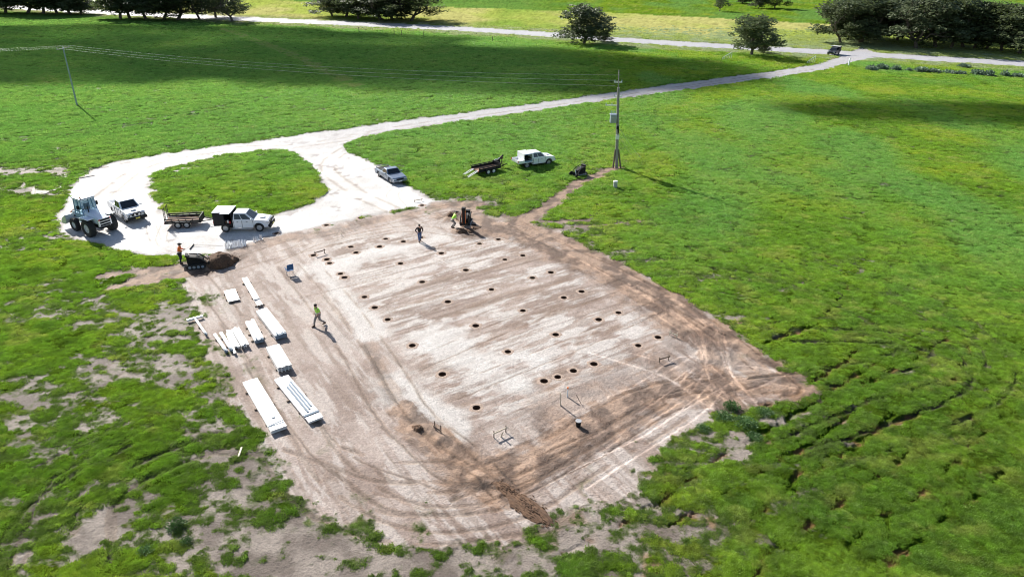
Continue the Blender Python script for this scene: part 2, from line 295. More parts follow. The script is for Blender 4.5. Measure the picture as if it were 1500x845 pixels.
    for c, r, h in MOUNDS:
        cx, cy = G(*c); q = np.sqrt((x-cx)**2+(y-cy)**2)
        k = np.clip(1-q/(r*1.35)+w2*.25, 0, 1)
        z = np.where(q < r*2, np.maximum(z, h*k**.9+z*.4-.0), z)
    return z, colr, grass, m_pad, m_drv, m_road, pad, drv, patch, np.maximum(fur, rutbare*.42)

def holes_flat():
    out = []
    for r, row in enumerate(HOLES):
        for j, p in enumerate(row): out.append((r, j, G(*p)))
    return out

# ------------------------------------------------------------------ materials
def new_mat(name):
    m = bpy.data.materials.new(name); m.use_nodes = True
    return m, m.node_tree.nodes, m.node_tree.links, m.node_tree.nodes['Principled BSDF']
def plain(name, col, rough=.6, metal=0, var=.12, scale=8, bump=.0, spec=.5, dirt=None, coat=0):
    m, N, L, P = new_mat(name)
    tc = N.new('ShaderNodeTexCoord'); nz = N.new('ShaderNodeTexNoise'); nz.inputs['Scale'].default_value = scale; nz.inputs['Detail'].default_value = 5
    L.new(tc.outputs['Object'], nz.inputs['Vector'])
    mr = N.new('ShaderNodeMapRange'); mr.inputs[1].default_value = .3; mr.inputs[2].default_value = .7
    mr.inputs[3].default_value = 1-var; mr.inputs[4].default_value = 1+var; L.new(nz.outputs['Fac'], mr.inputs[0])
    mx = N.new('ShaderNodeVectorMath'); mx.operation = 'SCALE'; mx.inputs[0].default_value = col
    L.new(mr.outputs[0], mx.inputs['Scale']); out = mx.outputs[0]
    if dirt:                                # road dust, heavier low down
        sx = N.new('ShaderNodeSeparateXYZ'); L.new(tc.outputs['Object'], sx.inputs[0])
        r2 = N.new('ShaderNodeMapRange'); r2.inputs[1].default_value = dirt[0]; r2.inputs[2].default_value = dirt[1]; r2.inputs[3].default_value = .75; r2.inputs[4].default_value = .04
        L.new(sx.outputs['Z'], r2.inputs[0])
        mu = N.new('ShaderNodeMath'); mu.operation = 'MULTIPLY'; L.new(r2.outputs[0], mu.inputs[0]); L.new(nz.outputs['Fac'], mu.inputs[1])
        mc = N.new('ShaderNodeMix'); mc.data_type = 'RGBA'; L.new(mu.outputs[0], mc.inputs['Factor']); L.new(out, mc.inputs['A']); mc.inputs['B'].default_value = (.33, .26, .2, 1)
        out = mc.outputs['Result']
    L.new(out, P.inputs['Base Color'])
    P.inputs['Roughness'].default_value = rough; P.inputs['Metallic'].default_value = metal; P.inputs['Specular IOR Level'].default_value = spec
    P.inputs['Coat Weight'].default_value = coat
    if bump:
        b = N.new('ShaderNodeBump'); b.inputs['Strength'].default_value = bump; b.inputs['Distance'].default_value = .03
        n2 = N.new('ShaderNodeTexNoise'); n2.inputs['Scale'].default_value = scale*3; n2.inputs['Detail'].default_value = 4
        L.new(tc.outputs['Object'], n2.inputs['Vector']); L.new(n2.outputs['Fac'], b.inputs['Height']); L.new(b.outputs[0], P.inputs['Normal'])
    return m
M = {}
M['white'] = plain('white_paint', (.86, .87, .88), .28, var=.04, dirt=(-.2, .7), coat=.5)
M['silver'] = plain('silver_blue_paint', (.19, .24, .32), .3, .55, var=.04, dirt=(.15, .7), coat=.5)
M['darkpaint'] = plain('dark_paint', (.03, .035, .04), .3, var=.1, dirt=(.2, .8), coat=.4)
M['black'] = plain('black_steel', (.014, .014, .016), .6, var=.3, spec=.3)
M['plastic'] = plain('black_plastic', (.012, .012, .013), .75, var=.3, spec=.25)
M['rubber'] = plain('tyre_rubber', (.03, .029, .028), .85, var=.3, bump=.3, scale=12)
M['rim'] = plain('steel_rim', (.5, .5, .5), .4, .5, var=.1)
M['whiterim'] = plain('white_rim', (.8, .8, .78), .45, var=.1)
M['glass'] = plain('tinted_glass', (.012, .015, .02), .06, var=.1, spec=.8)
M['lamp'] = plain('headlamp_glass', (.75, .75, .75), .12, .3, var=.05)
M['amber'] = plain('amber_lens', (.85, .25, .02), .25, var=.05)
M['redlens'] = plain('red_lens', (.5, .02, .02), .25, var=.05)
M['plate'] = plain('number_plate', (.82, .72, .12), .5, var=.05)
M['whiteplate'] = plain('white_number_plate', (.8, .8, .8), .5, var=.05)
M['galv'] = plain('galvanised_steel', (.74, .76, .79), .36, .45, var=.10, scale=3)
M['zinc'] = plain('white_sheet_steel', (.86, .86, .85), .38, .15, var=.04, scale=2)
M['bluesteel'] = plain('blue_grey_steel', (.34, .40, .47), .4, .4, var=.15, scale=3)
M['slate'] = plain('blue_slate_steel', (.13, .18, .235), .7, var=.15, scale=3)
M['timber'] = plain('pine_timber', (.52, .41, .28), .8, var=.2, scale=14)
M['palewood'] = plain('pale_survey_timber', (.66, .58, .45), .8, var=.15, scale=14)
M['oldwood'] = plain('weathered_timber', (.16, .12, .09), .85, var=.3, scale=10)
M['pole'] = plain('grey_pole_timber', (.30, .285, .26), .8, var=.25, scale=4)
M['rust'] = plain('rusty_steel', (.23, .12, .07), .8, var=.35, scale=6)
M['ochre'] = plain('loader_white_paint', (.76, .80, .88), .4, var=.06, dirt=(-.3, 1.3))
M['cabblue'] = plain('loader_cab_paint', (.24, .36, .52), .4, var=.08, dirt=(-.3, 1.3))
M['orangep'] = plain('orange_paint', (.75, .16, .02), .45, var=.1)
M['hiorange'] = plain('orange_cloth', (.95, .20, .02), .8, var=.08)
M['higreen'] = plain('lime_green_cloth', (.42, .85, .10), .8, var=.08)
M['navy'] = plain('navy_cloth', (.02, .025, .045), .85, var=.2)
M['blackcloth'] = plain('black_cloth', (.012, .012, .014), .85, var=.2)
M['denim'] = plain('blue_denim', (.06, .11, .24), .85, var=.2)
M['greycloth'] = plain('grey_trousers', (.24, .22, .21), .85, var=.2)
M['bluecloth'] = plain('blue_canvas', (.03, .10, .24), .8, var=.15)
M['skin'] = plain('skin', (.46, .27, .19), .6, var=.06)
M['hair'] = plain('dark_hair', (.03, .022, .016), .8, var=.2)
M['boot'] = plain('brown_boots', (.09, .05, .03), .7, var=.2)
M['pvc'] = plain('white_pvc', (.78, .82, .86), .4, var=.04)
M['concrete'] = plain('concrete', (.45, .45, .44), .8, var=.12, bump=.2)
M['insul'] = plain('grey_porcelain', (.35, .45, .48), .25, var=.1)
M['soil'] = plain('pad_soil', (.33, .25, .20), .95, var=.35, scale=9, bump=.5)
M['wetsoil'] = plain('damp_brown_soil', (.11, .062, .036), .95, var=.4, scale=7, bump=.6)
M['wire'] = plain('aluminium_wire', (.75, .77, .78), .35, .7, var=.05)
M['puddle'] = plain('muddy_water', (.42, .38, .33), .08, var=.05, spec=.9)
M['bark'] = plain('eucalypt_bark', (.13, .105, .085), .9, var=.35, scale=3, bump=.3)

def ground_material():
    m, N, L, P = new_mat('ground_cover')
    at = N.new('ShaderNodeAttribute'); at.attribute_name = 'Col'
    geo = N.new('ShaderNodeNewGeometry')
    n1 = N.new('ShaderNodeTexNoise'); n1.inputs['Scale'].default_value = 9; n1.inputs['Detail'].default_value = 6; n1.inputs['Roughness'].default_value = .7
    L.new(geo.outputs['Position'], n1.inputs['Vector'])
    mr = N.new('ShaderNodeMapRange'); mr.inputs[1].default_value = .3; mr.inputs[2].default_value = .7; mr.inputs[3].default_value = .62; mr.inputs[4].default_value = 1.34
    L.new(n1.outputs['Fac'], mr.inputs[0])
    sc = N.new('ShaderNodeVectorMath'); sc.operation = 'SCALE'; L.new(at.outputs['Color'], sc.inputs[0]); L.new(mr.outputs[0], sc.inputs['Scale'])
    n3 = N.new('ShaderNodeTexNoise'); n3.inputs['Scale'].default_value = 4.5; n3.inputs['Detail'].default_value = 8; n3.inputs['Roughness'].default_value = .85
    L.new(geo.outputs['Position'], n3.inputs['Vector'])
    m3 = N.new('ShaderNodeMapRange'); m3.inputs[1].default_value = .55; m3.inputs[2].default_value = .64; m3.inputs[3].default_value = 1; m3.inputs[4].default_value = .38
    L.new(n3.outputs['Fac'], m3.inputs[0])
    s3 = N.new('ShaderNodeVectorMath'); s3.operation = 'SCALE'; L.new(sc.outputs[0], s3.inputs[0]); L.new(m3.outputs[0], s3.inputs['Scale'])
    L.new(s3.outputs[0], P.inputs['Base Color'])
    ad = N.new('ShaderNodeMath'); ad.operation = 'ADD'; L.new(n1.outputs['Fac'], ad.inputs[0]); L.new(n3.outputs['Fac'], ad.inputs[1])
    b = N.new('ShaderNodeBump'); b.inputs['Strength'].default_value = .9; b.inputs['Distance'].default_value = .08
    L.new(ad.outputs[0], b.inputs['Height']); L.new(b.outputs[0], P.inputs['Normal'])
    P.inputs['Roughness'].default_value = .72
    sp = N.new('ShaderNodeMath'); sp.operation = 'MULTIPLY'; sp.inputs[1].default_value = .4; L.new(at.outputs['Alpha'], sp.inputs[0]); L.new(sp.outputs[0], P.inputs['Specular IOR Level'])
    return m
M['ground'] = ground_material()
def leafy(name, col, trans=.35, attr=False, var=.35, rough=.55):
    m, N, L, P = new_mat(name)
    geo = N.new('ShaderNodeNewGeometry')
    nz = N.new('ShaderNodeTexNoise'); nz.inputs['Scale'].default_value = 1.1 if not attr else 3; nz.inputs['Detail'].default_value = 4
    L.new(geo.outputs['Position'], nz.inputs['Vector'])
    mr = N.new('ShaderNodeMapRange'); mr.inputs[1].default_value = .3; mr.inputs[2].default_value = .7; mr.inputs[3].default_value = 1-var; mr.inputs[4].default_value = 1+var
    L.new(nz.outputs['Fac'], mr.inputs[0])
    sc = N.new('ShaderNodeVectorMath'); sc.operation = 'SCALE'; L.new(mr.outputs[0], sc.inputs['Scale'])
    if attr:
        at = N.new('ShaderNodeAttribute'); at.attribute_type = 'INSTANCER'; at.attribute_name = 'tcol'; L.new(at.outputs['Vector'], sc.inputs[0])
    else: sc.inputs[0].default_value = col
    L.new(sc.outputs[0], P.inputs['Base Color']); P.inputs['Roughness'].default_value = rough; P.inputs['Specular IOR Level'].default_value = .35
    tr = N.new('ShaderNodeBsdfTranslucent'); L.new(sc.outputs[0], tr.inputs['Color'])
    mx = N.new('ShaderNodeMixShader'); mx.inputs[0].default_value = trans
    L.new(P.outputs[0], mx.inputs[1]); L.new(tr.outputs[0], mx.inputs[2]); L.new(mx.outputs[0], N['Material Output'].inputs['Surface'])
    return m
M['tuft'] = leafy('pasture_blades', None, .48, True, var=.22)
M['leaf'] = leafy('eucalypt_leaves', (.10, .13, .055), .42)
M['leaf2'] = leafy('grey_green_leaves', (.14, .18, .08), .45)
M['weed'] = leafy('weed_leaves', (.07, .15, .04), .3)
M['agap'] = leafy('blue_green_leaves', (.15, .22, .15), .3)

# ------------------------------------------------------------------ object helpers
def tag(o, label=None, cat=None, group=None, kind=None):
    if label: o['label'] = label
    if cat: o['category'] = cat
    if group: o['group'] = group
    if kind: o['kind'] = kind
    return o
def empty(name, loc, rz=0):
    o = bpy.data.objects.new(name, None); C.objects.link(o); o.location = loc if len(loc) == 3 else (loc[0], loc[1], 0)
    o.rotation_euler = (0, 0, rz); o.empty_display_size = .2; return o
def add_mesh(name, V, Fc, mat, parent=None, smooth=False):
    me = bpy.data.meshes.new(name); me.from_pydata([tuple(v) for v in V], [], Fc); me.materials.append(M[mat] if isinstance(mat, str) else mat)
    if smooth: me.polygons.foreach_set('use_smooth', [True]*len(me.polygons))
    me.update()
    o = bpy.data.objects.new(name, me); C.objects.link(o)
    if parent: o.parent = parent
    return o
class MB:
    def __init__(s): s.V = []; s.F = []
    def add(s, V, Fc):
        n = len(s.V); s.V += [tuple(v) for v in V]; s.F += [tuple(i+n for i in f) for f in Fc]; return s
    def box(s, c, d, R=None, taper=1.0):
        hx, hy, hz = d[0]/2, d[1]/2, d[2]/2
        V = []
        for z in (-1, 1):
            k = taper if z > 0 else 1
            for x, y in ((-1, -1), (1, -1), (1, 1), (-1, 1)): V.append(Vector((x*hx*k, y*hy*k, z*hz)))
        if R is not None: V = [R @ v for v in V]
        V = [v+Vector(c) for v in V]
        return s.add(V, [(3, 2, 1, 0), (4, 5, 6, 7), (0, 1, 5, 4), (1, 2, 6, 5), (2, 3, 7, 6), (3, 0, 4, 7)])
    def tube(s, a, b, r, n=8, r2=None, cap=True):
        a = Vector(a); b = Vector(b); r2 = r if r2 is None else r2
        d = (b-a).normalized(); u = d.orthogonal().normalized(); w = d.cross(u); V = []
        for p, rr in ((a, r), (b, r2)):
            for i in range(n):
                t = 2*math.pi*i/n; V.append(p+u*math.cos(t)*rr+w*math.sin(t)*rr)
        Fc = [(i, (i+1) % n, n+(i+1) % n, n+i) for i in range(n)]
        if cap: Fc += [tuple(reversed(range(n))), tuple(range(n, 2*n))]
        return s.add(V, Fc)
    def path(s, P, r, n=6):
        for a, b in zip(P[:-1], P[1:]): s.tube(a, b, r, n)
        return s
    def prism(s, prof, y0, y1, inset=0):       # profile in x,z extruded along y; inset narrows the far faces
        n = len(prof); V = [(x, y0, z) for x, z in prof]+[(x, y1, z) for x, z in prof]
        return s.add(V, [tuple(range(n)), tuple(reversed(range(n, 2*n)))]+[(i, i+n, (i+1) % n+n, (i+1) % n) for i in range(n)])
    def loft(s, secs, cap=True):               # list of equal-length rings
        n = len(secs[0]); V = [p for r in secs for p in r]; Fc = []
        for k in range(len(secs)-1):
            for i in range(n): Fc.append((k*n+i, k*n+(i+1) % n, (k+1)*n+(i+1) % n, (k+1)*n+i))
        if cap: Fc += [tuple(reversed(range(n))), tuple(range((len(secs)-1)*n, len(secs)*n))]
        return s.add(V, Fc)
    def quad(s, a, b, c, d): return s.add([a, b, c, d], [(0, 1, 2, 3)])
    def build(s, name, mat, parent=None, bevel=0, smooth=False, seg=2):
        o = add_mesh(name, s.V, s.F, mat, parent, smooth)
        bm = bmesh.new(); bm.from_mesh(o.data); bmesh.ops.recalc_face_normals(bm, faces=bm.faces); bm.to_mesh(o.data); bm.free()
        if bevel:
            md = o.modifiers.new('bevel', 'BEVEL'); md.width = bevel; md.segments = seg; md.limit_method = 'ANGLE'; md.angle_limit = math.radians(35)
        return o
def copy_tree(o, parent=None):
    c = o.copy(); C.objects.link(c)
    if parent is not None: c.parent = parent
    for ch in list(KIDS.get(o.name, [])) or [k for k in o.children]: copy_tree(ch, c)
    return c
KIDS = {}

# ------------------------------------------------------------------ the ground: one welded sheet, split by cover
def build_ground():
    vs = np.arange(885, -48, -1.32)
    ys = []
    for v in vs: ys.append(G(750, v)[1])
    ys = np.array([-900, -300, -100, -40, -10, 5, 12, 16]+[y for y in ys if y > 18]+[760, 900, 1150, 1500, 2100, 3000, 5000.])
    cols = np.linspace(-1, 1, 1121)
    hw = np.where(ys < 20, 26.5, .82*1.10*ys+8.5)
    X = cols[None, :]*hw[:, None]
    outer = np.array([1.15, 1.5, 2.2, 4, 9])
    ext = hw[:, None]*1.0+(outer[None, :]-1)*np.maximum(hw, 220)[:, None]
    X = np.concatenate([-ext[:, ::-1], X, ext], 1)
    Y = np.repeat(ys[:, None], X.shape[1], 1)
    x = X.ravel().astype(np.float32); y = Y.ravel().astype(np.float32)
    jit = (hash2(np.arange(x.size), np.zeros(x.size, int), 3)-.5)
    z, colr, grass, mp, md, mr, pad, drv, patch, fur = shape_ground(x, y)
    for r, j, (hx, hy) in holes_flat():
        q = np.sqrt((x-hx)**2+(y-hy)**2)
        k = sstep(1.1, .5, q); z = z*(1-k)+0.0*k
        z = np.where(q < .27, -1.15, z)
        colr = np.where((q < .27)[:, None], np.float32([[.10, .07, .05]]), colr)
    nr, nc = X.shape
    idx = np.arange(nr*nc).reshape(nr, nc)
    quads = np.stack([idx[:-1, :-1], idx[:-1, 1:], idx[1:, 1:], idx[1:, :-1]], -1).reshape(-1, 4)
    kind = np.zeros(nr*nc, int); kind[mp > .5] = 1; kind[md > .5] = 2; kind[mr > .5] = 3
    fk = kind[quads[:, 0]]
    co = np.stack([x, y, z], 1).astype(np.float32)
    for k, nm in ((0, 'grass_field'), (1, 'bare_earth_pad'), (2, 'gravel_driveway'), (3, 'main_road')):
        q = quads[fk == k]; used = np.unique(q); remap = np.zeros(nr*nc, np.int64); remap[used] = np.arange(len(used)); q = remap[q]
        me = bpy.data.meshes.new(nm); me.vertices.add(len(used)); me.vertices.foreach_set('co', co[used].ravel())
        me.loops.add(q.size); me.loops.foreach_set('vertex_index', q.ravel().astype(np.int32))
        me.polygons.add(len(q)); me.polygons.foreach_set('loop_start', np.arange(0, q.size, 4, dtype=np.int32))
        me.polygons.foreach_set('loop_total', np.full(len(q), 4, np.int32))
        me.polygons.foreach_set('use_smooth', np.ones(len(q), bool))
        ca = me.color_attributes.new('Col', 'FLOAT_COLOR', 'POINT')
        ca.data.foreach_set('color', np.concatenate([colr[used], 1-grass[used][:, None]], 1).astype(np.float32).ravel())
        me.materials.append(M['ground']); me.update(calc_edges=True)
        o = bpy.data.objects.new(nm, me); C.objects.link(o); tag(o, kind='structure')
build_ground()

# ------------------------------------------------------------------ grass tufts
def tuft_mesh(name, n, rad, h, w, seed):
    r = random.Random(seed); V = []; Fc = []
    for i in range(n):
        a = r.uniform(0, 6.28); q = rad*math.sqrt(r.random()); x, y = q*math.cos(a), q*math.sin(a)
        b = r.uniform(0, 6.28); hh = h*r.uniform(.5, 1.15); le = r.uniform(.2, .9)*hh; ww = w*r.uniform(.6, 1.3)
        dx, dy = math.cos(b), math.sin(b); px, py = -dy*ww/2, dx*ww/2
        k = len(V)
        V += [(x-px, y-py, -.03), (x+px, y+py, -.03), (x+px+dx*le*.4, y+py+dy*le*.4, hh*.65), (x-px+dx*le*.4, y-py+dy*le*.4, hh*.65), (x+dx*le, y+dy*le, hh)]
        Fc += [(k, k+1, k+2, k+3), (k+3, k+2, k+4)]
    me = bpy.data.meshes.new(name); me.from_pydata(V, [], Fc); me.materials.append(M['tuft']); me.update()
    return bpy.data.objects.new(name, me)
def scatter(name, pts, rot, scl, tc, proto):
    me = bpy.data.meshes.new(name); me.vertices.add(len(pts)); me.vertices.foreach_set('co', pts.astype(np.float32).ravel())
    for nm, typ, dat, key in (('rot', 'FLOAT', rot, 'value'), ('scl', 'FLOAT', scl, 'value'), ('tc', 'FLOAT_VECTOR', tc, 'vector')):
        a = me.attributes.new(nm, typ, 'POINT'); a.data.foreach_set(key, dat.astype(np.float32).ravel())
    me.materials.append(M['tuft'])
    o = bpy.data.objects.new(name, me); C.objects.link(o)
    ng = bpy.data.node_groups.new(name, 'GeometryNodeTree'); ng.interface.new_socket('Geometry', in_out='INPUT', socket_type='NodeSocketGeometry'); ng.interface.new_socket('Geometry', in_out='OUTPUT', socket_type='NodeSocketGeometry')
    N, L = ng.nodes, ng.links
    gi = N.new('NodeGroupInput'); go = N.new('NodeGroupOutput'); ip = N.new('GeometryNodeInstanceOnPoints'); oi = N.new('GeometryNodeObjectInfo'); oi.inputs['Object'].default_value = proto
    def att(nm, dt):
        a = N.new('GeometryNodeInputNamedAttribute'); a.data_type = dt; a.inputs['Name'].default_value = nm; return a.outputs['Attribute']
    cx = N.new('ShaderNodeCombineXYZ'); L.new(att('rot', 'FLOAT'), cx.inputs['Z'])
    L.new(gi.outputs[0], ip.inputs['Points']); L.new(oi.outputs['Geometry'], ip.inputs['Instance']); L.new(cx.outputs[0], ip.inputs['Rotation']); L.new(att('scl', 'FLOAT'), ip.inputs['Scale'])
    st = N.new('GeometryNodeStoreNamedAttribute'); st.data_type = 'FLOAT_VECTOR'; st.domain = 'INSTANCE'; st.inputs['Name'].default_value = 'tcol'
    L.new(ip.outputs[0], st.inputs['Geometry']); L.new(att('tc', 'FLOAT_VECTOR'), st.inputs['Value']); L.new(st.outputs[0], go.inputs[0])
    md = o.modifiers.new('scatter', 'NODES'); md.node_group = ng
    return tag(o, kind='stuff')
def grow_grass():
    n = 540000
    u = RNG.random(n); yy = 17*(250/17)**u; xx = (RNG.random(n)*2-1)*(.82*yy+6)
    keep = RNG.random(n) < np.clip((.82*yy+6)**1.0/40, .45, 1); xx, yy = xx[keep], yy[keep]
    z, colr, grass, mp, md, mr, pad, drv, patch, fur = shape_ground(xx.astype(np.float32), yy.astype(np.float32))
    clump = fbm(xx, yy, .9, 3, 25)
    ok = (grass > .12) & (RNG.random(len(xx)) < grass*1.5+.05) & (RNG.random(len(xx)) > sstep(195, 250, yy)) & (RNG.random(len(xx)) < np.clip(.25+(clump-.3)*2.4, .08, 1)) & (fur < .22)
    xx, yy, z, colr, clump, grass = xx[ok], yy[ok], z[ok], colr[ok], clump[ok], grass[ok]
    m = len(xx); rot = RNG.random(m)*6.28
    scl = (.60+1.0*np.clip(clump-.25, 0, 1)+.35*RNG.random(m))*(.40+.60*np.clip(grass, 0, 1))*np.where(mp[ok] > .3, .6, 1)*(.74+.26*sstep(30, 60, yy))*np.clip(1+(yy-45)/85, 1, 2.2)
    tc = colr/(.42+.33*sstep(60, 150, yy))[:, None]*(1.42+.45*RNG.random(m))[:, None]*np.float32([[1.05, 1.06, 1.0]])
    gr_ = np.float32([[.14, .23, .035]])*(.8+.4*RNG.random(m))[:, None]; gw = sstep(.8, 1, grass)[:, None]; tc = np.minimum(tc*gw+gr_*(1-gw), np.float32([[.40, .48, .26]]))
    pts = np.stack([xx, yy, z-.01], 1)
    h = np.arange(m) % 3
    for k, (nn, rad, hh, w) in enumerate(((60, .30, .075, .030), (44, .20, .11, .034), (70, .36, .06, .028))):
        s = h == k; scatter('pasture_grass', pts[s], rot[s], scl[s], tc[s], tuft_mesh('tuft', nn, rad, hh, w, k))
grow_grass()

# ------------------------------------------------------------------ cloud drifting up-sun of the paddocks (above and behind the frame's top edge)
def cloud_over(gx, gy, rx, ry, alt, seed):
    cx = gx+sun_vec.x/sun_vec.z*alt; cy = gy+sun_vec.y/sun_vec.z*alt
    r = random.Random(seed); nu, nv = 96, 40; V = []; Fc = []
    for j in range(nv+1):
        ph = math.pi*j/nv
        for i in range(nu):
            t = 2*math.pi*i/nu
            V.append((math.sin(ph)*math.cos(t), math.sin(ph)*math.sin(t), math.cos(ph)))
    V = np.array(V); n1 = fbm(V[:, 0]*3+V[:, 2]*2, V[:, 1]*3-V[:, 2], 1.0, 5, seed)
    V = V*(.75+.5*n1)[:, None]*np.array([[rx, ry, min(rx, ry)*.35]])
    for j in range(nv):
        for i in range(nu):
            a = j*nu+i; b = j*nu+(i+1) % nu; Fc.append((a, a+nu, b+nu, b))
    o = add_mesh('cloud', V, Fc, 'cloud', smooth=True); o.location = (cx, cy, alt); tag(o, kind='structure')
def cloud_mat():
    m, N, L, P = new_mat('cloud_vapour')
    P.inputs['Base Color'].default_value = (.9, .9, .92, 1); P.inputs['Roughness'].default_value = 1
    lw = N.new('ShaderNodeLayerWeight'); lw.inputs[0].default_value = .5
    geo = N.new('ShaderNodeNewGeometry'); nz = N.new('ShaderNodeTexNoise'); nz.inputs['Scale'].default_value = .03; nz.inputs['Detail'].default_value = 5; L.new(geo.outputs['Position'], nz.inputs['Vector'])
    mr = N.new('ShaderNodeMapRange'); mr.interpolation_type = 'SMOOTHSTEP'; mr.inputs[1].default_value = 1.0; mr.inputs[2].default_value = .15; mr.inputs[3].default_value = 0; mr.inputs[4].default_value = 1.0
    L.new(lw.outputs['Facing'], mr.inputs[0])
    m2 = N.new('ShaderNodeMapRange'); m2.inputs[1].default_value = .3; m2.inputs[2].default_value = .65; m2.inputs[3].default_value = .5; m2.inputs[4].default_value = 1.2; L.new(nz.outputs['Fac'], m2.inputs[0])
    mu = N.new('ShaderNodeMath'); mu.operation = 'MULTIPLY'; mu.use_clamp = True; L.new(mr.outputs[0], mu.inputs[0]); L.new(m2.outputs[0], mu.inputs[1])
    tp = N.new('ShaderNodeBsdfTransparent'); mx = N.new('ShaderNodeMixShader'); L.new(mu.outputs[0], mx.inputs[0]); L.new(tp.outputs[0], mx.inputs[1]); L.new(P.outputs[0], mx.inputs[2])
    L.new(mx.outputs[0], N['Material Output'].inputs['Surface']); return m
M['cloud'] = cloud_mat()
g = G(230, 72); cloud_over(g[0]-10, g[1], 105, 46, 330, 3)
g = G(640, 105); cloud_over(g[0]+4, g[1]+6, 62, 30, 320, 5)
g = G(1330, 170); cloud_over(g[0]+12, g[1]+2, 32, 9, 310, 8)

# ------------------------------------------------------------------ bored post holes
def make_hole():
    b = MB(); n = 22; rings = []
    for r, z in ((.52, -.012), (.38, .012), (.30, .022), (.235, .004), (.225, -.25), (.22, -1.05)):
        rings.append([(r*math.cos(2*math.pi*i/n)*(1+.05*math.sin(3*i)*(r > .25)), r*math.sin(2*math.pi*i/n)*(1+.05*math.cos(2*i+1)*(r > .25)), z+(.012*math.sin(5*i) if .26 < r < .5 else 0)) for i in range(n)])
    return rings
def build_hole(loc, sc, label, k):
    n = 22; R_ = make_hole(); V = [p for r in R_ for p in r]
    o = empty('post_hole', loc, k*1.3)
    if 'rim' not in HM:
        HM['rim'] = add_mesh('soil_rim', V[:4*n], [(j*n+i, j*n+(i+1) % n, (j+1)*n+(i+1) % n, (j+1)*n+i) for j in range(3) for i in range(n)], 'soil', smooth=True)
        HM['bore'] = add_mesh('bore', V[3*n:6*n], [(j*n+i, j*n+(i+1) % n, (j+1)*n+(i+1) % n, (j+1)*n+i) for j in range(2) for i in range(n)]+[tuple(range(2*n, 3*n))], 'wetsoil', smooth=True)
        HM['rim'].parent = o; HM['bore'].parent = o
    else:
        for kk in ('rim', 'bore'):
            c = HM[kk].copy(); C.objects.link(c); c.parent = o
    o.scale = (sc, sc, 1)
    tag(o, label, 'hole', 'post holes bored in the bare pad')
HM = {}
ORD = ['first', 'second', 'third', 'fourth', 'fifth', 'sixth', 'seventh']
ROWN = ['nearest row', 'second row from the front', 'third row from the front', 'fourth row from the front', 'fifth row from the front', 'sixth row from the front', 'seventh row from the front', 'eighth row from the front', 'farthest row by the gravel']
k = 0
for r, row in enumerate(HOLES):
    xs = sorted(p[0] for p in row)
    for p in row:
        build_hole((*G(*p), 0), 1.0+.08*math.sin(k*2.1), 'dark round post hole, %s from the left in the %s' % (ORD[xs.index(p[0])], ROWN[r]), k); k += 1

# ------------------------------------------------------------------ soil heaps (loose clods over the mounded ground)
def blob(loc, r, h, seed, sub=3, rough=.3):
    bm = bmesh.new(); bmesh.ops.create_icosphere(bm, subdivisions=sub, radius=1)
    P = np.array([v.co[:] for v in bm.verts]); n1 = fbm(P[:, 0]*2+P[:, 2]+seed, P[:, 1]*2-P[:, 2], 1.0, 4, seed)
    for v, q in zip(bm.verts, n1):
        k = 1+(q-.5)*2*rough; v.co = Vector((v.co.x*r*k, v.co.y*r*k, max(v.co.z, -.15)*h*k))
    V = [v.co+Vector(loc) for v in bm.verts]; Fc = [tuple(v.index for v in f.verts) for f in bm.faces]; bm.free(); return V, Fc
def soil_heap(px, r, h, n, label, seed):
    rr = random.Random(seed); x, y = G(*px); b = MB()
    V, Fc = blob((0, 0, 0), r, h, seed, 4, .35); b.add(V, Fc)
    for i in range(n):
        a = rr.uniform(0, 6.28); q = r*min(1.5, abs(rr.gauss(.6, .35))); s = rr.uniform(.02, .06)
        zz = max(0, h*(1-(q/r)**1.6)) if q < r else 0
        V, Fc = blob((q*math.cos(a), q*math.sin(a), zz+.02), s, s*.9, seed+i, 1, .5); b.add(V, Fc)
    o = b.build('soil_heap', 'wetsoil'); o.location = (x, y, 0); tag(o, label, 'soil heap')
    return o
soil_heap((322, 386), 1.15, .95, 90, 'tall heap of brown soil in front of the mini loader bucket', 1)
soil_heap((337, 383), .7, .5, 50, 'lower spread of brown soil on the right flank of the tall heap', 9)
soil_heap((661, 316), .5, .35, 30, 'small dark soil heap behind the man in the lime shirt at the auger', 2)
soil_heap((694, 337), .75, .28, 60, 'flat dark soil heap right of the auger mast', 3)
soil_heap((675, 339), .6, .25, 40, 'flat dark soil heap below the auger mast', 12)
soil_heap((612, 629), .35, .25, 25, 'small dark spoil heap at the top of the brown ruts near the front corner', 4)
va = Vector(G(800, 764))-Vector(G(738, 716)); an = math.atan2(va.y, va.x)
g0 = soil_heap((775, 745), .6, .15, 240, 'low ridge of crumbly dark brown soil at the front corner beside the grass', 5); g0.scale = (2.3, .85, 1); g0.rotation_euler.z = an
g0 = soil_heap((742, 718), .5, .10, 110, 'low strip of loose brown soil between the front ruts and the crumbly ridge', 6); g0.scale = (1.7, .7, 1); g0.rotation_euler.z = an

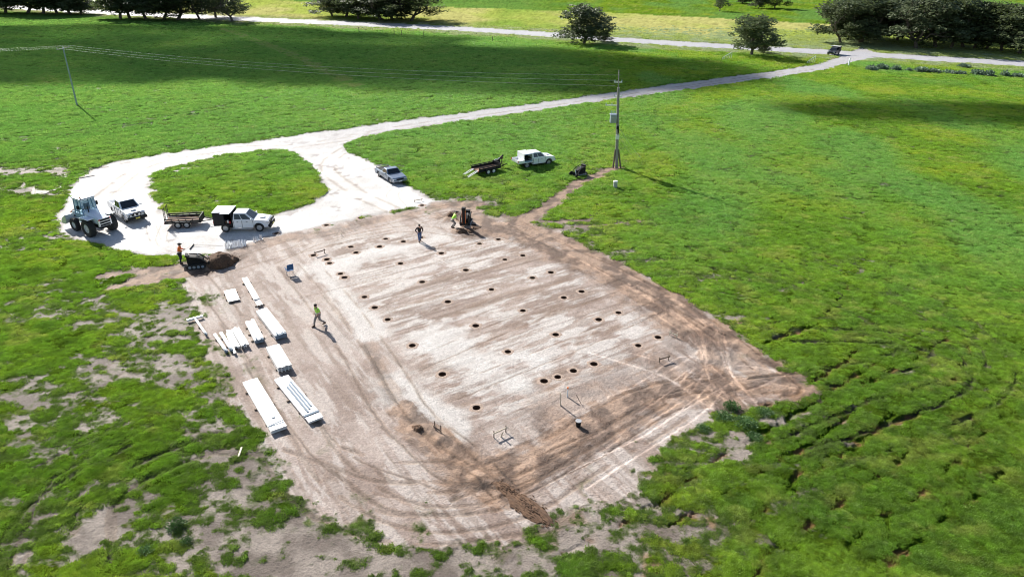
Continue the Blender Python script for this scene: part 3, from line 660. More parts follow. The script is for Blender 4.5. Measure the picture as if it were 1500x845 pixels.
# ------------------------------------------------------------------ trees
def tree_variant(kind, seed):
    """trunk and crown meshes, crown scaled to half-width 1 and height 1 later; kind sets the habit"""
    r = random.Random(seed); t = MB(); H = 10
    wid, base, nl = {'round': (3.6, .07, 23), 'tall': (2.9, .12, 19), 'spread': (4.6, .11, 24), 'loose': (3.4, .20, 15)}[kind]
    lobes = []
    for i in range(nl):
        a = i*2.4+r.uniform(-.6, .6); f = (i+.6)/nl
        z = H*(base+.08+(.82-base)*f*r.uniform(.88, 1.05)); prof = math.sin(math.pi*min(1, (.30+.66*f)))**.6
        q = wid*prof*(r.uniform(.45, .95) if i % 3 else r.uniform(.05, .4))
        lobes.append((q*math.cos(a), q*math.sin(a), z, r.uniform(1.0, 1.75)*(1 if kind != 'loose' else .85)))
    fork = Vector((r.uniform(-.5, .5), r.uniform(-.3, .3), H*max(base*.8, .15)))
    t.tube((0, 0, -.2), fork, .21, 8, .17)
    heads = []
    for k in range(5):
        a = k*1.26+r.uniform(-.5, .5); h = fork+Vector((math.cos(a)*wid*.34, math.sin(a)*wid*.34, H*r.uniform(.14, .34)))
        m = fork.lerp(h, .5)+Vector((math.cos(a)*.3, math.sin(a)*.3, -.15)); t.tube(fork-Vector((0, 0, .1)), m, .15, 6, .12); t.tube(m, h, .12, 6, .09); heads.append(h)
    for (x, y, z, s) in lobes:
        c = Vector((x, y, z)); h = min(heads, key=lambda p: (p-c).length); m = h.lerp(c, .55)+Vector((r.uniform(-.3, .3), r.uniform(-.3, .3), -.25))
        t.tube(h, m, .08, 5, .055); t.tube(m, c, .055, 5, .03)
        for q in range(3): t.tube(c-Vector((0, 0, .1)), c+Vector((r.uniform(-1, 1), r.uniform(-1, 1), r.uniform(0, .8)))*s*.7, .035, 4, .015)
    V = []; Fc = []
    for (x, y, z, s) in lobes:
        for c in range(int(11*s*s)):
            d = Vector((r.gauss(0, 1), r.gauss(0, 1), r.gauss(.2, .8))).normalized()*s*r.uniform(.4, 1.12); d.z *= .8
            cx, cy, cz = x+d.x, y+d.y, max(z+d.z, .5); cs = r.uniform(.28, .6)
            for k in range(15):
                p = Vector((cx+r.gauss(0, cs*.6), cy+r.gauss(0, cs*.6), cz+r.gauss(0, cs*.4)))
                u = Vector((r.gauss(0, 1), r.gauss(0, 1), r.gauss(-.3, .8))).normalized(); w = u.orthogonal().normalized()
                L_, W_ = r.uniform(.20, .40), r.uniform(.08, .15); n = len(V)
                V += [p-u*L_*.6, p+w*W_, p+u*L_*.6, p-w*W_]; Fc.append((n, n+1, n+2, n+3))
    A = np.array([tuple(v) for v in V]); EXT[(kind, seed)] = (np.percentile(np.abs(A[:, 0]), 96), np.percentile(A[:, 2], 99.5))
    return t, V, Fc
EXT = {}
TREES = {}
def tree(px, py, top, width, kind, label, group=None, leaf='leaf', seed=0, name='gum_tree'):
    key = (kind, seed % 3, leaf)
    foot = G(px, py); o = empty(name, foot, seed*1.7)
    if key not in TREES:
        t, V, Fc = tree_variant(kind, 100+seed % 3+{'round': 0, 'tall': 10, 'spread': 20, 'loose': 30}[kind])
        a = t.build('trunk', 'bark', o); b = add_mesh('crown', V, Fc, leaf, o); TREES[key] = (a, b)
    else:
        for p in TREES[key]: c = p.copy(); C.objects.link(c); c.parent = o
    ex, ez = EXT[(kind, 100+seed % 3+{'round': 0, 'tall': 10, 'spread': 20, 'loose': 30}[kind])]
    h = height((px, py), top)/ez; d = math.hypot(foot[1]*math.cos(PITCH)+S*math.sin(PITCH), 0)/F_PX
    w = width*d/2/ex*1.12
    o.scale = (w, w, h); tag(o, label, 'tree', group)
gl = 'gum trees on the near road verge at the left'
for i, (x, y, tp, w, k, L_) in enumerate([
  (8, 19, -34, 60, 'round', 'dark gum tree cut by the left edge of the photo, first of the left row'),
  (40, 20, -30, 56, 'tall', 'dark gum tree second from the left edge in the roadside row'),
  (64, 20.5, -38, 58, 'round', 'dense dark gum tree third from the left edge in the roadside row'),
  (84, 20, -30, 50, 'tall', 'dark gum tree fourth from the left edge in the roadside row'),
  (104, 21, -22, 46, 'round', 'dark gum tree fifth from the left edge in the roadside row'),
  (119, 22, -8, 30, 'tall', 'smaller gum tree at the right end of the leftmost clump, before the gap'),
  (176, 28, -22, 56, 'loose', 'gum tree with a bare leaning trunk, first right of the gap in the left row'),
  (190, 27, -30, 50, 'tall', 'gum tree second right of the gap in the left row'),
  (214, 28, -35, 60, 'round', 'dense gum tree third right of the gap in the left row'),
  (240, 28, -30, 52, 'tall', 'gum tree fourth right of the gap in the left row'),
  (260, 29.5, -32, 60, 'round', 'broad gum tree fifth right of the gap with low dark foliage'),
  (293, 29, -30, 50, 'loose', 'slender gum tree with several thin stems, sixth right of the gap'),
  (316, 26, -22, 50, 'round', 'dark gum tree next to last at the right end of the left row'),
  (341, 32, -14, 48, 'loose', 'thin-stemmed gum tree last at the right end of the left row')]):
    tree(x, y, tp, w, k, L_, gl, seed=i)
for i, (x, y, tp, w, k, L_) in enumerate([
  (487, 24, -12, 58, 'spread', 'spreading gum tree leftmost of the clump beyond the road'),
  (507, 25, -16, 60, 'round', 'many-limbed gum tree second in the clump beyond the road'),
  (525, 28.5, -6, 40, 'loose', 'small low gum tree third in the clump beyond the road'),
  (560, 30, -18, 62, 'round', 'fourth gum tree of the clump beyond the road, with low foliage'),
  (574, 28, -22, 50, 'tall', 'dark gum tree between the fourth and last of the clump beyond the road'),
  (602, 31, -16, 82, 'spread', 'wide forked gum tree at the right end of the clump beyond the road')]):
    tree(x, y, tp, w, k, L_, 'gum trees in a clump beyond the road', seed=i+1)
tree(855, 65, 8, 60, 'round', 'lone dense round gum tree standing on the near road verge', seed=0)
tree(884, 62, 46, 20, 'round', 'low bush tucked under the right side of the lone dense round tree', seed=2, name='bush')
tree(1100, 82, 23, 50, 'tall', 'smaller lone gum tree beside the road left of the driveway junction', seed=1, leaf='leaf2')
tree(1116, 78, 60, 16, 'round', 'small low bush under the right side of the smaller lone roadside tree', seed=1, leaf='leaf2', name='bush')
tree(1054, 17, -8, 22, 'loose', 'tiny distant tree at the end of the ditch in the far paddock', seed=1, leaf='leaf2')
tree(1088, 6, -12, 20, 'round', 'distant bushy tree at the top edge left of the far pair', seed=1)
tree(1111, 13, -10, 20, 'round', 'distant dense tree, left one of the far pair near the top edge', seed=0)
tree(1135, 13, -14, 34, 'spread', 'distant spreading tree, right one of the far pair near the top edge', seed=2)
for i, (x, y, tp, w, k, L_) in enumerate([
  (1232, 64, 2, 66, 'spread', 'gum tree at the left end of the right-hand row nearest the dark car'),
  (1261, 63, -14, 78, 'round', 'tall gum tree second from the left in the right-hand row'),
  (1288, 59, -10, 64, 'tall', 'gum tree third from the left in the right-hand row, set back'),
  (1313, 60, -12, 60, 'round', 'fourth gum tree from the left in the right-hand row, set back'),
  (1342, 72, -14, 96, 'spread', 'big gum tree with thick arching limbs and black trunk in the right-hand row'),
  (1370, 70, -8, 60, 'tall', 'gum tree just right of the one with arching limbs'),
  (1393, 71, -6, 56, 'loose', 'slim leaning gum tree second right of the one with arching limbs'),
  (1411, 71, -2, 56, 'round', 'gum tree third right of the one with arching limbs'),
  (1426, 72, 4, 50, 'loose', 'slim gum tree fourth right of the one with arching limbs'),
  (1443, 73, 4, 54, 'tall', 'slim gum tree fifth right of the one with arching limbs'),
  (1466, 76, 10, 60, 'loose', 'leaning gum tree third from the right edge'),
  (1494, 80, 10, 74, 'round', 'dense low-crowned gum tree cut by the right edge of the photo'),
  (1520, 74, 0, 70, 'round', 'gum tree behind the dense low-crowned one at the right edge'),
  (1240, 56, -10, 50, 'tall', 'set-back gum tree behind the left end of the right-hand row'),
  (1385, 60, -10, 70, 'round', 'set-back gum tree behind the middle of the right-hand row')]):
    tree(x, y, tp, w, k, L_, 'gum trees in the right-hand row beyond the road', seed=i)

# ------------------------------------------------------------------ shrubs and weeds
def leaf_mass(r, rx, rz, n, L0, seed, up=.6):
    V = []; Fc = []; q = random.Random(seed)
    for i in range(n):
        d = Vector((q.gauss(0, 1), q.gauss(0, 1), abs(q.gauss(0, 1)))).normalized()*q.uniform(.3, 1)
        p = Vector((d.x*rx, d.y*rx, d.z*rz)); u = (d+Vector((q.gauss(0, .5), q.gauss(0, .5), q.uniform(-.2, up)))).normalized(); w = u.cross(Vector((q.gauss(0, 1), q.gauss(0, 1), q.gauss(0, 1)))).normalized()
        L_ = L0*q.uniform(.6, 1.3); k = len(V); V += [p-u*L_*.5, p+w*L_*.2, p+u*L_*.6, p-w*L_*.2]; Fc.append((k, k+1, k+2, k+3))
    return V, Fc
SH = {}
def shrub(px, py, rx, rz, mat, label, group, n=260, L0=.22, name='shrub', cat='shrub', sd=0):
    key = (mat, sd % 3, name); g = G(px, py)
    if key not in SH:
        V, Fc = leaf_mass(None, 1, 1, n, L0, sd % 3+7); o = add_mesh(name, V, Fc, mat); SH[key] = o
    else: o = SH[key].copy(); C.objects.link(o)
    o.location = (g[0], g[1], 0); o.scale = (rx, rx, rz); o.rotation_euler.z = sd*1.3; tag(o, label, cat, group)
rowtxt = ['first shrub from the driveway end, pale and grassy', 'second shrub from the driveway end', 'third shrub from the driveway end', 'small dark fourth shrub from the driveway end', 'fifth shrub from the driveway end', 'sixth shrub from the driveway end',
 'seventh shrub from the driveway end', 'eighth shrub from the driveway end', 'ninth shrub from the driveway end', 'tenth shrub from the driveway end', 'eleventh shrub from the driveway end', 'last shrub nearest the right edge']
for i, (x, y, a, b) in enumerate([(1276, 103, 1.5, 1.1), (1291, 102, 1.6, 1.2), (1312, 103.5, 1.2, 1.2), (1331, 105, .8, .8), (1350, 106, 1.8, 1.1), (1369, 107, 1.6, .9), (1391, 108.5, 1.8, .9), (1407, 110, 1.4, .9), (1431, 110.5, 1.5, 1.3), (1447, 112, 1.4, 1.3), (1471, 112.5, 1.0, 1.3), (1491, 114, 1.7, 1.0)]):
    shrub(x, y, a, b, 'agap', rowtxt[i]+', in the row along the right paddock', 'grey-green shrubs along the paddock edge', n=420, L0=.42, sd=i)
shrub(1411, 99.5, 1.6, .9, 'agap', 'pale shrub by the road edge above the shrub row', None, n=420, L0=.42, sd=1)
for i, (x, y, a, b, L_) in enumerate([(259, 771, .50, .45, 'leafy weed with a black hollow beneath it, upper one at lower left'), (273, 794, .34, .25, 'smaller leafy weed just below the weed with the black hollow'), (213, 807, .42, .22, 'low weed left of the two leafy weeds at lower left'),
  (1072, 598, .55, .5, 'dark leafy weed at the tip of the fan of wheel tracks'), (1092, 622, .75, .4, 'broad dark-leaved weed on the right side below the fan of tracks'), (1060, 612, .7, .3, 'pale weed left of the broad dark-leaved weed'), (1105, 640, .5, .22, 'low weed below the broad dark-leaved weed'),
  (1120, 605, .6, .25, 'low weed right of the dark weed at the brown soil tip'), (1030, 628, .5, .2, 'straggly weed at the lower right margin of the bare pad')]):
    shrub(x, y, a, b, 'weed', L_, 'broad-leaved weeds', n=900, L0=.20, name='weed', cat='weed', sd=i)

# ------------------------------------------------------------------ wheels and vehicles
def ring(r, y, n): return [(r*math.cos(2*math.pi*i/n), y, r*math.sin(2*math.pi*i/n)) for i in range(n)]
def wheel(parent, loc, r, w, rim='rim', side=1, rimr=.60, lug=False):
    n = 28; t = MB(); h = w/2
    prof = [(rimr*r, h*.75), (.80*r, h), (.95*r, h*.92), (r, h*.62), (r, -h*.62), (.95*r, -h*.92), (.80*r, -h), (rimr*r, -h*.75)]
    t.loft([ring(q, y, n) for q, y in prof], cap=False)
    if lug:
        for i in range(18):
            a = 2*math.pi*i/18
            for sy in (-1, 1):
                R = Matrix.Rotation(-a-(.15 if sy > 0 else 0), 3, 'Y'); t.box(R @ Vector((r*1.0, sy*h*.45, 0)), (.07, h*.9, .07), R @ Matrix.Rotation(sy*.5, 3, 'X'))
    o = t.build('wheel', 'rubber', parent, smooth=False); o.location = loc
    m = MB(); m.loft([ring(rimr*r*1.02, -h*.7, n), ring(rimr*r*1.02, h*.72*1, n)], cap=False)
    for s in (-1, 1):
        m.loft([ring(rimr*r*1.01, s*h*.70, n), ring(rimr*r*.86, s*h*.72, n), ring(rimr*r*.80, s*h*.35, n), ring(.12*r, s*h*.45, n)], cap=False)
        m.tube((0, 0, 0), (0, s*h*.62, 0), .15*r, 12)
        for i in range(6):
            a = 2*math.pi*i/6; m.box((rimr*r*.48*math.cos(a), s*h*.52, rimr*r*.48*math.sin(a)), (rimr*r*.72, h*.14, rimr*r*.22), Matrix.Rotation(-a, 3, 'Y'))
    m.build('rim', rim, o)
    return o
def panel(mb, c, u0, u1, v0, v1, off, th=.012):
    """thin raised panel on a quad face c = (bl, br, tr, tl)"""
    bl, br, tr, tl = [Vector(p) for p in c]
    def P(u, v): return bl.lerp(br, u).lerp(tl.lerp(tr, u), v)
    q = [P(u0, v0), P(u1, v0), P(u1, v1), P(u0, v1)]; n = (q[1]-q[0]).cross(q[3]-q[0]).normalized()
    a = [p+n*off for p in q]; b = [p+n*(off-th) for p in q]
    mb.add(a+b, [(0, 1, 2, 3), (7, 6, 5, 4), (0, 4, 5, 1), (1, 5, 6, 2), (2, 6, 7, 3), (3, 7, 4, 0)])
def arch(cx, cz, r, a0, a1, n=8): return [(cx+r*math.cos(math.radians(a0+(a1-a0)*i/n)), cz+r*math.sin(math.radians(a0+(a1-a0)*i/n))) for i in range(n+1)]
def ute(rear, front, paint, style, label, half=.80, bull=False, lift=0, rimm='rim', plate='plate', name='parked_ute', wb=3.1, cat='ute'):
    rx, ry = rear; fx, fy = front; ang = math.atan2(fy-ry, fx-rx)
    o = empty(name, ((rx+fx)/2, (ry+fy)/2, 0), ang); tag(o, label, cat)
    low = style == 'coupe'; R = .40 if not low else .34; zb = .42 if not low else .27; zt = 1.20 if not low else .92; zr = 1.82 if not low else 1.40; hx = wb/2; W = .93
    noseh = (1.06 if not low else .78); cab0 = -.80 if style != 'tray1' else -.7
    b = MB()
    pr = [(cab0, zb), (hx-R-.1, zb)]+arch(hx, R, R+.10, 172, 8)+[(hx+R+.12, zb), (hx+.86, zb+.05), (hx+.93, zb+.3), (hx+.88, noseh-.1), (hx+.74, noseh), (hx-.1, zt-.03), (hx-.48, zt), (cab0, zt)]
    if low: pr = [(-hx-.95, zb+.1), (-hx-.9, zb), (-hx-R-.08, zb)]+arch(-hx, R, R+.08, 172, 8)+pr[1:-1]+[(-.3, zt), (-hx-.7, zt+.02), (-hx-.98, zt-.1)]
    b.prism(pr, -W, W)
    b.V = [(x, y*(1-.10*max(0, (x-hx+.3)/1.2)**2)*(1-.05*max(0, (z-.85)/.4)), z) for x, y, z in b.V]
    b.build('body', paint, o, bevel=.05, seg=3)
    x0, x1, t0, t1 = (cab0+.01, hx-.35, cab0+.12, .42) if not low else (-.62, hx-.48, -.25, .48)
    wB, wT = .87, .70
    g = MB(); base = [(x0, -wB, zt-.03), (x1, -wB, zt-.03), (x1, wB, zt-.03), (x0, wB, zt-.03)]; top = [(t0, -wT, zr), (t1, -wT, zr-.02), (t1, wT, zr-.02), (t0, wT, zr)]
    g.loft([base, top]); g.build('cabin', paint, o, bevel=.05, seg=3)
    w = MB(); panel(w, (base[1], base[2], top[2], top[1]), .07, .93, .10, .93, .012); w.build('windscreen', 'glass', o)
    w = MB(); panel(w, (base[3], base[0], top[0], top[3]), .12, .88, .22, .86, .012); w.build('rear_window', 'glass', o)
    for c in ((base[0], base[1], top[1], top[0]), (base[2], base[3], top[3], top[2])):
        f = c is not None and c[0][1] < 0
        for (u0, u1) in (((.08, .42), (.46, .88)) if not low else ((.12, .40), (.44, .88))):
            if not f: u0, u1 = 1-u1, 1-u0
            w = MB(); panel(w, c, u0, u1, .14, .86, .010); w.build('side_window', 'glass', o)
    for s in (-1, 1):
        d = MB()
        for xx in (.05, x1-.15, cab0+.1 if not low else -.35): d.box((xx, s*(W-.005), (zb+zt)/2), (.018, .03, zt-zb-.12))
        d.box((.5, s*(W+.0), zt-.18), (.14, .04, .03)); d.box((-.35, s*(W+.0), zt-.18), (.14, .04, .03))
        tag(d.build('door_seams', 'plastic', o), kind='stuff')
        mi = MB(); mi.box((x1-.25, s*(W+.10), zt+.10), (.10, .22, .17)); mi.build('mirror', paint, o, bevel=.03)
        hl = MB(); hl.box((hx+.80, s*.68, noseh-.17), (.20, .34, .18)); hl.build('headlight', 'lamp', o, bevel=.03)
        if not low:
            st = MB(); st.tube((-hx+R+.25, s*(W+.02), zb-.06), (hx-R-.2, s*(W+.02), zb-.06), .035, 8); st.build('side_step', 'rim' if bull else 'plastic', o)
        fl = MB(); fl.add([(x, s*(W+.012), z) for x, z in arch(hx, R, R+.11, 175, 5, 10)]+[(x, s*(W-.05), z) for x, z in arch(hx, R, R+.17, 175, 5, 10)], [(i, i+1, i+12, i+11) for i in range(10)]); fl.build('wheel_arch', paint, o)
    gr = MB(); gr.box((hx+.90, 0, noseh-.19), (.07, .86, .20)); gr.box((hx+.92, 0, zb+.16), (.08, 1.2, .14)); gr.build('grille', 'plastic', o, bevel=.02)
    hs = MB(); hs.box((hx+.2, 0, zt-.015), (.42, .5, .06)); 
    if not low: hs.build('bonnet_scoop', paint, o, bevel=.025)
    bu = MB(); bu.box((hx+.90, 0, zb+.16), (.16, 1.74, .22)); bu.build('front_bumper', 'plastic' if bull else paint, o, bevel=.05)
    if bull:
        m = MB()
        m.path([(hx+.92, -.80, .62), (hx+1.06, -.62, .98), (hx+1.08, 0, 1.02), (hx+1.06, .62, .98), (hx+.92, .80, .62)], .035, 8)
        m.path([(hx+1.05, -.30, .55), (hx+1.1, -.30, 1.12), (hx+1.1, .30, 1.12), (hx+1.05, .30, .55)], .035, 8); m.box((hx+1.0, 0, .55), (.16, 1.75, .26)); m.build('bull_bar', 'black', o)
        for s in (-.2, .2):
            q = MB(); q.tube((hx+1.04, s, .92), (hx+1.15, s, .92), .10, 14); q.build('driving_light', 'lamp', o)
    p = MB(); p.box((hx+(1.10 if bull else .99), 0, zb+.14), (.02, .40, .12)); p.build('number_plate', plate, o)
    for sx in (-hx, hx):
        for s in (-1, 1): wheel(o, (sx, s*(half-.02), R), R, .25, rimm)
    ch = MB(); ch.box((0, 0, zb+.02), (wb+.9, 1.1, .16)); ch.build('chassis', 'black', o)
    xr = -hx-.98
    if style in ('tub', 'tray1'):
        q = MB(); zd = .72; zt2 = zt+.0
        pr = [(xr, zd-.1), (-hx-R-.1, zb+.12)]+arch(-hx, R, R+.10, 172, 8)+[(-hx+R+.12, zb), (cab0-.03, zb), (cab0-.03, zt2), (xr, zt2)]
        for s in (-1, 1): q.prism(pr, s*(W-.07), s*W)
        q.box(((xr+cab0)/2, 0, zd), (cab0-xr-.04, 1.74, .06)); q.box((xr+.035, 0, (zd+zt2)/2), (.07, 1.72, zt2-zd)); q.box((cab0-.06, 0, (zd+zt2)/2), (.05, 1.72, zt2-zd))
        for s in (-1, 1): q.box((-hx, s*.66, zd+.12), (.95, .34, .24))
        q.build('tub', paint, o, bevel=.02)
        ra = MB(); ra.tube((xr+.05, -W+.05, zt2+.07), (cab0-.1, -W+.05, zt2+.07), .025); ra.tube((xr+.05, W-.05, zt2+.07), (cab0-.1, W-.05, zt2+.07), .025); ra.build('tub_rail', 'rim', o)
        if style == 'tray1':
            lb = MB(); lb.box((cab0-.35, 0, zd+.30), (.5, 1.5, .45)); lb.build('tool_box', 'galv', o, bevel=.02)
    if style == 'canopy':
        zd = .78; q = MB(); q.box(((xr+cab0)/2-.02, 0, zd-.05), (cab0-xr-.05, 1.86, .12)); q.build('tray_floor', 'black', o)
        q = MB(); z1 = 1.95; xa, xb = xr, cab0-.04
        q.box(((xa+xb)/2, .91, (zd+z1)/2), (xb-xa, .04, z1-zd)); q.box((xa+.02, 0, (zd+z1)/2), (.04, 1.80, z1-zd)); q.box((xb-.02, 0, (zd+z1)/2), (.04, 1.80, z1-zd))
        q.box((xa+.50, -.91, (zd+z1)/2), (.98, .04, z1-zd)); q.box(((xa+xb)/2+.5, -.91, zd+.04), (xb-xa-1.0, .04, .08)); q.box(((xa+xb)/2+.1, .0, 1.35), (.04, 1.7, 1.1)); q.build('canopy', 'black', o, bevel=.01)
        q = MB(); q.box(((xa+xb)/2, 0, z1+.03), (xb-xa+.04, 1.90, .05)); q.build('canopy_roof', 'white', o, bevel=.015)
        q = MB(); q.box((xb-.40, -1.10, z1+.05), (.86, .70, .03), Matrix.Rotation(-.08, 3, 'X')); q.build('lifted_canopy_door', 'bluesteel', o)
        for i in range(4):
            q = MB(); q.box((xb-.25-.18*i, -.72+.05*i, zd+.15+.08*(i % 2)), (.14, .2, .26)); q.build('tool_case', ('redlens', 'galv', 'rust', 'bluesteel')[i], o, bevel=.01)
    if style == 'service':                   # canopy behind the cab with its side open, drop-side tray at the back
        zd = .80; q = MB(); q.box(((xr-.25+cab0)/2, 0, zd-.04), (cab0-xr+.2, 1.84, .08)); q.box((xr-.23, 0, zd+.14), (.04, 1.82, .28))
        for s in (-1, 1): q.box((xr+.18, s*.91, zd+.14), (.85, .03, .28))
        q.build('tray', 'white', o)
        xa, xb = cab0-1.15, cab0-.03; z1 = 1.80; q = MB(); q.box(((xa+xb)/2, .88, (zd+z1)/2), (xb-xa, .04, z1-zd)); q.box((xa, 0, (zd+z1)/2), (.04, 1.76, z1-zd)); q.box((xb-.02, 0, (zd+z1)/2), (.04, 1.76, z1-zd)); q.box(((xa+xb)/2, 0, z1), (xb-xa+.03, 1.80, .05)); q.build('canopy', 'white', o, bevel=.02)
        q = MB(); q.box(((xa+xb)/2, -.2, 1.25), (xb-xa-.05, 1.2, .03)); q.box(((xa+xb)/2, .1, 1.0), (xb-xa-.3, .6, .2)); q.build('canopy_shelves', 'black', o)
        q = MB(); q.box(((xa+xb)/2, -1.02, z1-.03), (xb-xa, .42, .03), Matrix.Rotation(-.30, 3, 'X')); q.build('lifted_canopy_door', 'cabblue', o)
        q = MB(); q.box(((xa+xb)/2, -.90, zd+.08), (xb-xa, .03, .18)); q.build('lower_side_panel', 'cabblue', o)
        for s in (-.6, -.45):
            q = MB(); q.tube((xr-.5, s+.9, 1.0), (xa+.1, s+.9, 1.35), .025); q.build('ladder_rail', 'galv', o)
    if low:
        q = MB(); q.box((-hx-.15, 0, zt+.01), (1.25, 1.52, .05)); q.build('tub_cover', 'plastic', o, bevel=.02)
        q = MB(); q.loft([[(-.55, -.80, zt), (-.55, .80, zt), (-.25, .68, zr-.06), (-.25, -.68, zr-.06)], [(-1.15, -.84, zt), (-1.15, .84, zt), (-1.1, .82, zt+.03), (-1.1, -.82, zt+.03)]]); q.build('rear_sail', paint, o, bevel=.02)
        q = MB(); q.tube((-hx-.7, -.8, zt+.03), (-hx-.75, -.72, zt+.16), .03); q.tube((-hx-.7, .8, zt+.03), (-hx-.75, .72, zt+.16), .03); q.tube((-hx-.75, -.76, zt+.16), (-hx-.75, .76, zt+.16), .03); q.build('sports_bar', paint, o)
    for s in (-1, 1):
        tl = MB(); tl.box((xr+(.0 if not style == 'service' else -.25), s*.84, zt-.22), (.06, .12, .26)); tl.build('tail_light', 'redlens', o)
    return o
def near_side(rear_px, front_px, half, right=True):
    """wheel contact points on the side that faces the camera -> middles of the two axles"""
    a = Vector(G(*rear_px)); b = Vector(G(*front_px)); d = (b-a).normalized(); n = Vector((-d.y, d.x))*(1 if right else -1)
    m = (a+b)/2+n*half; return (m-d*1.55)[:], (m+d*1.55)[:]
ute(*near_side((332, 340), (381, 339), .8), 'white', 'canopy', 'white twin-cab ute with an open black canopy, towing the empty black trailer', bull=True)
a, b = G(180, 311), G(198, 323); d = (Vector(b)-Vector(a)).normalized(); m = (Vector(a)+Vector(b))/2
ute((m-d*1.55)[:], (m+d*1.55)[:], 'white', 'tray1', 'white ute with black bull bar facing the camera, parked beside the loader', bull=True)
a, b = near_side((556, 259), (573, 269), .76); m = (Vector(a)+Vector(b))/2; d = (Vector(b)-Vector(a)).normalized()
ute((m-d*1.45)[:], (m+d*1.45)[:], 'silver', 'coupe', 'silver-blue low ute at the edge of the white gravel, facing the camera', half=.76, plate='whiteplate', wb=2.9)
ute(*near_side((771, 247), (804, 242), .8), 'white', 'service', 'white ute on the grass with its canopy side open, in front of the ramp trailer', rimm='rim')
a, b = G(1226, 79), G(1215, 82.5); m = (Vector(a)+Vector(b))/2; d = (Vector(b)-Vector(a)).normalized()
ute((m-d*1.55)[:], (m+d*1.55)[:], 'darkpaint', 'canopy', 'dark four wheel drive with a box back turning at the road junction', name='dark_car', cat='car')

def trailer(c_px, ang_px, label, ramps_up, side=.95):
    a = Vector(G(*ang_px[0])); b = Vector(G(*ang_px[1])); d = (b-a).normalized(); nrm = Vector((-d.y, d.x)); c = Vector(G(*c_px))+nrm*side
    o = empty('plant_trailer', (c.x, c.y, 0), math.atan2(d.y, d.x)); tag(o, label, 'trailer')
    L_, W_, zd = 3.2, 1.55, .55
    q = MB()
    for i in range(7): q.box((0, -W_/2+.11+i*.222, zd), (L_, .20, .05))
    q.build('deck', 'rust', o)
    f = MB()
    for s in (-1, 1): f.box((0, s*W_/2, zd-.06), (L_+.1, .07, .14))
    for x in (-L_/2, 0, L_/2): f.box((x, 0, zd-.08), (.08, W_, .1))
    f.build('frame', 'black', o)
    for s in (-1, 1):
        q = MB(); q.box((0, s*(W_/2+.02), zd+.34), (L_, .05, .10)); q.box((0, s*(W_/2+.02), zd+.12), (L_, .04, .26 if not ramps_up else .16))
        for k in range(6): q.box((-L_/2+.05+k*(L_-.1)/5, s*(W_/2+.02), zd+.17), (.05, .06, .36))
        q.build('side_rail', 'black', o)
        g_ = MB(); pts = [(-.85, zd-.08), (-.75, zd+.12), (.75, zd+.12), (.85, zd-.08)]
        for (xa, za), (xb, zb) in zip(pts[:-1], pts[1:]): g_.add([(xa, s*(W_/2+.06), za), (xb, s*(W_/2+.06), zb), (xb, s*(W_/2+.34), zb), (xa, s*(W_/2+.34), za)], [(0, 1, 2, 3)])
        g_.build('mudguard', 'black', o)
        for x in (-.40, .38): wheel(o, (x, s*(W_/2+.2), .33), .33, .19, 'rim' if ramps_up else 'whiterim')
    q = MB(); q.box((L_/2, 0, zd+.25), (.06, W_, .45)); q.build('headboard', 'black', o)
    q = MB(); q.tube((L_/2-.1, -.6, zd-.06), (L_/2+1.3, 0, zd-.08), .045); q.tube((L_/2-.1, .6, zd-.06), (L_/2+1.3, 0, zd-.08), .045); q.tube((L_/2+1.2, 0, zd-.08), (L_/2+1.55, 0, zd-.05), .05); q.tube((L_/2+1.0, .12, .05), (L_/2+1.0, .12, .85), .035); q.build('drawbar', 'black', o)
    for s in (-1, 1):
        q = MB(); Lr = 1.35 if ramps_up else 1.6; th = math.radians(92) if ramps_up else math.radians(-19)
        def P(u, v): return (-L_/2-math.cos(th)*u, s*.48+v, zd+math.sin(th)*u)
        for v in (-.17, .17): q.tube(P(0, v), P(Lr, v), .028, 6)
        for k in range(9): q.tube(P(Lr*k/8, -.17), P(Lr*k/8, .17), .022, 6)
        q.build('ramp', 'black' if ramps_up else 'galv', o)
    for s in (-1, 1):
        q = MB(); q.box((-L_/2-.06, s*.7, zd-.05), (.05, .18, .1)); q.build('tail_light', 'redlens', o)
    return o
trailer((268.5, 334.5), ((258, 333), (300, 331)), 'empty black tandem plant trailer with upright ramps, hitched to the canopy ute', True)
trailer((719, 255), ((680, 262), (735, 250)), 'black tandem trailer on the grass with its ramps lowered', False)

# gear on the front of the grass trailer
g = G(732, 246)
o = empty('trencher_attachment', (g[0], g[1], .58), .4); tag(o, 'jumble of black and silver digging gear on the front of the ramp-down trailer', 'attachment')
q = MB(); q.tube((-.5, 0, .1), (.5, .1, .95), .10, 8); q.box((-.2, .1, .25), (.5, .4, .35)); q.tube((.1, -.3, 0), (.2, -.25, .8), .05); q.build('frame', 'black', o)
q = MB()
for i in range(14): a = i*.9; q.box((-.5+.07*i, .35+.1*math.cos(a), .3+.1*math.sin(a)+.02*i), (.12, .05, .16), Matrix.Rotation(a, 3, 'X'))
q.tube((-.55, .35, .3), (.5, .35, .55), .035); q.build('auger_flighting', 'galv', o)
q = MB(); q.tube((.3, .0, .6), (.3, .3, .7), .16, 12); q.build('drive_motor', 'rust', o)

